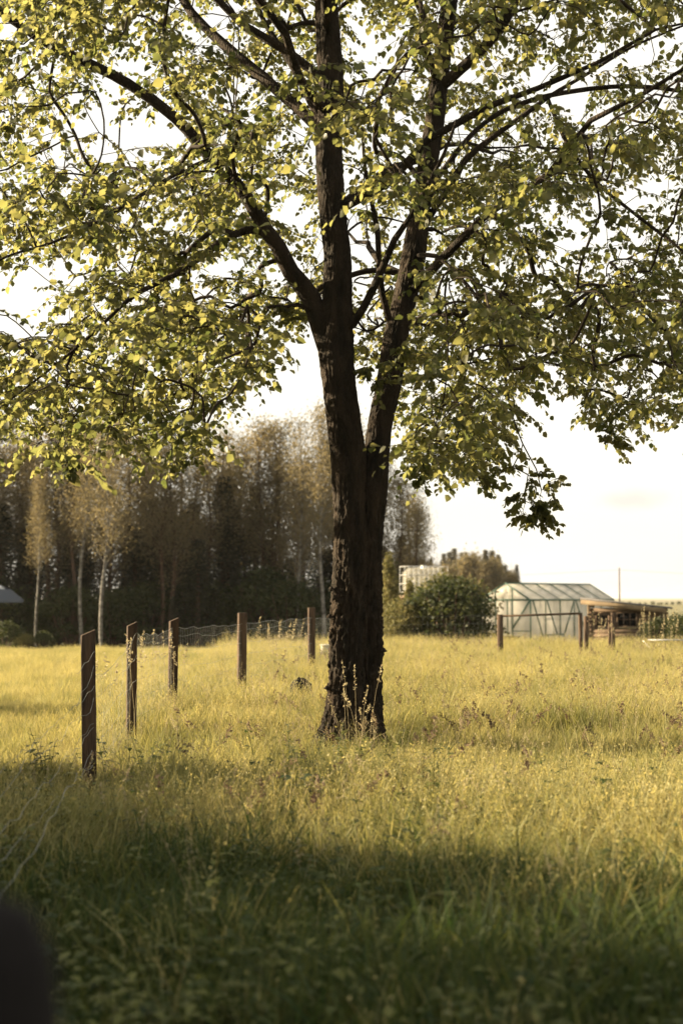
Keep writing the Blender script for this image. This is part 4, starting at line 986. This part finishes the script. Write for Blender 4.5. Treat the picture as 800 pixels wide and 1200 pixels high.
# gate and rail fence in front of greenhouse and shed
gf = empty('rail_fence', (P(585, 760, 33).x, 33, gz(3.6, 33)), 0, 'brown timber rail fence with posts in front of greenhouse and shed', 'fence')
gx0, gzz = gf.location.x, gf.location.z
def rp_(px, py, Y): p = P(px, py, Y); return (p.x - gx0, Y - 33, p.z - gzz)
for px, py, Y, w in ((585.5, 720, 33, .12), (679.5, 718, 33, .075), (686, 722, 33.2, .085), (717.5, 718, 33.5, .075), (713.5, 721, 33.6, .06)):
    t = rp_(px, py, Y); m = MB(); m.box((t[0], t[1], (t[2] - .2) / 2), (w, w * .8, t[2] + .2), rz=.2); m.build('post', M['postwood'], gf)
for a, c, th in (((588, 722, 32.97), (678, 719, 32.97), .05), ((688, 720, 33.1), (714, 720.5, 33.5), .035), ((688, 728, 33.1), (714, 728, 33.5), .035)):
    m = MB(); m.bar(rp_(*a), rp_(*c), th); m.build('rail', M['postwood'], gf)
# netting between the big tree and the rail fence
m = MB(); K = 30; xa, ya = pos[-1]; xb, yb_ = P(585, 760, 33).x, 33
for h in (.3, .5, .7, .9, 1.08): m.tube([(xa + (xb - xa) * i / K - gx0, (ya - 33) * (1 - i / K), h - gzz * 0 + .02 * noise.noise(Vector((i * .5, h * 7, 0)))) for i in range(K + 1)], .0012, 3, cap=False)
for i in range(K): m.tube([(xa + (xb - xa) * i / K - gx0, (ya - 33) * (1 - i / K), h) for h in (.1, 1.08)], .0004, 3, cap=False)
m.build('wire_mesh', M['wire'], gf)
# low white table with crossed legs at the right edge
q = P(770, 750, 34); tb_ = empty('folding_table', (q.x, 34, gz(q.x, 34)), .1, 'low white table with crossed legs by the right edge', 'table')
zt = q.z - gz(q.x, 34); 
for k in range(3): m = MB(); m.box((0.2, -.16 + .16 * k, zt), (.75, .145, .02)); m.build('slat', M['galv'], tb_)
for s in (-.12, .5):
    m = MB(); m.bar((s - .2, -.1, 0), (s + .28, .1, zt - .02), .012); m.build('leg', M['white'], tb_); m = MB(); m.bar((s + .2, -.14, 0), (s - .2, .14, zt - .02), .012); m.build('leg', M['white'], tb_)
# utility pole with wires
Yp = 150; q = P(725, 665, Yp); up_ = empty('utility_pole', (q.x, Yp, gz(q.x, Yp)), 0, 'thin utility pole rising behind the shed roof', 'pole')
hh = q.z - up_.location.z; m = MB(); m.tube([(0, 0, -.2), (0, 0, hh)], [.09, .06], 8); m.build('pole', M['darkbark'], up_)
for s in (-.45, .45):
    m = MB(); m.tube([(s * .2 + (t - .5) * 160, 20 * (t - .5) , hh - .25 - 1.2 * (1 - (2 * ((t * 2) % 1) - 1) ** 2)) for t in np.linspace(0, 1, 41)], .005, 4, cap=False); m.build('wire', M['black'], up_)

# ------------------------------------------------------------------ thin warm evening haze
hm = bpy.data.materials.new('haze'); hm.use_nodes = True; hn = hm.node_tree.nodes; hn.clear()
ho = hn.new('ShaderNodeOutputMaterial'); pv = hn.new('ShaderNodeVolumePrincipled'); pv.inputs['Density'].default_value = .00010; pv.inputs['Color'].default_value = (.95, .92, .86, 1); pv.inputs['Anisotropy'].default_value = .4
hm.node_tree.links.new(pv.outputs[0], ho.inputs['Volume'])
b = MB(); b.box((0, 1500, 3.0), (8200, 7200, 22)); hz_ = b.build('haze', hm); hz_['kind'] = 'stuff'
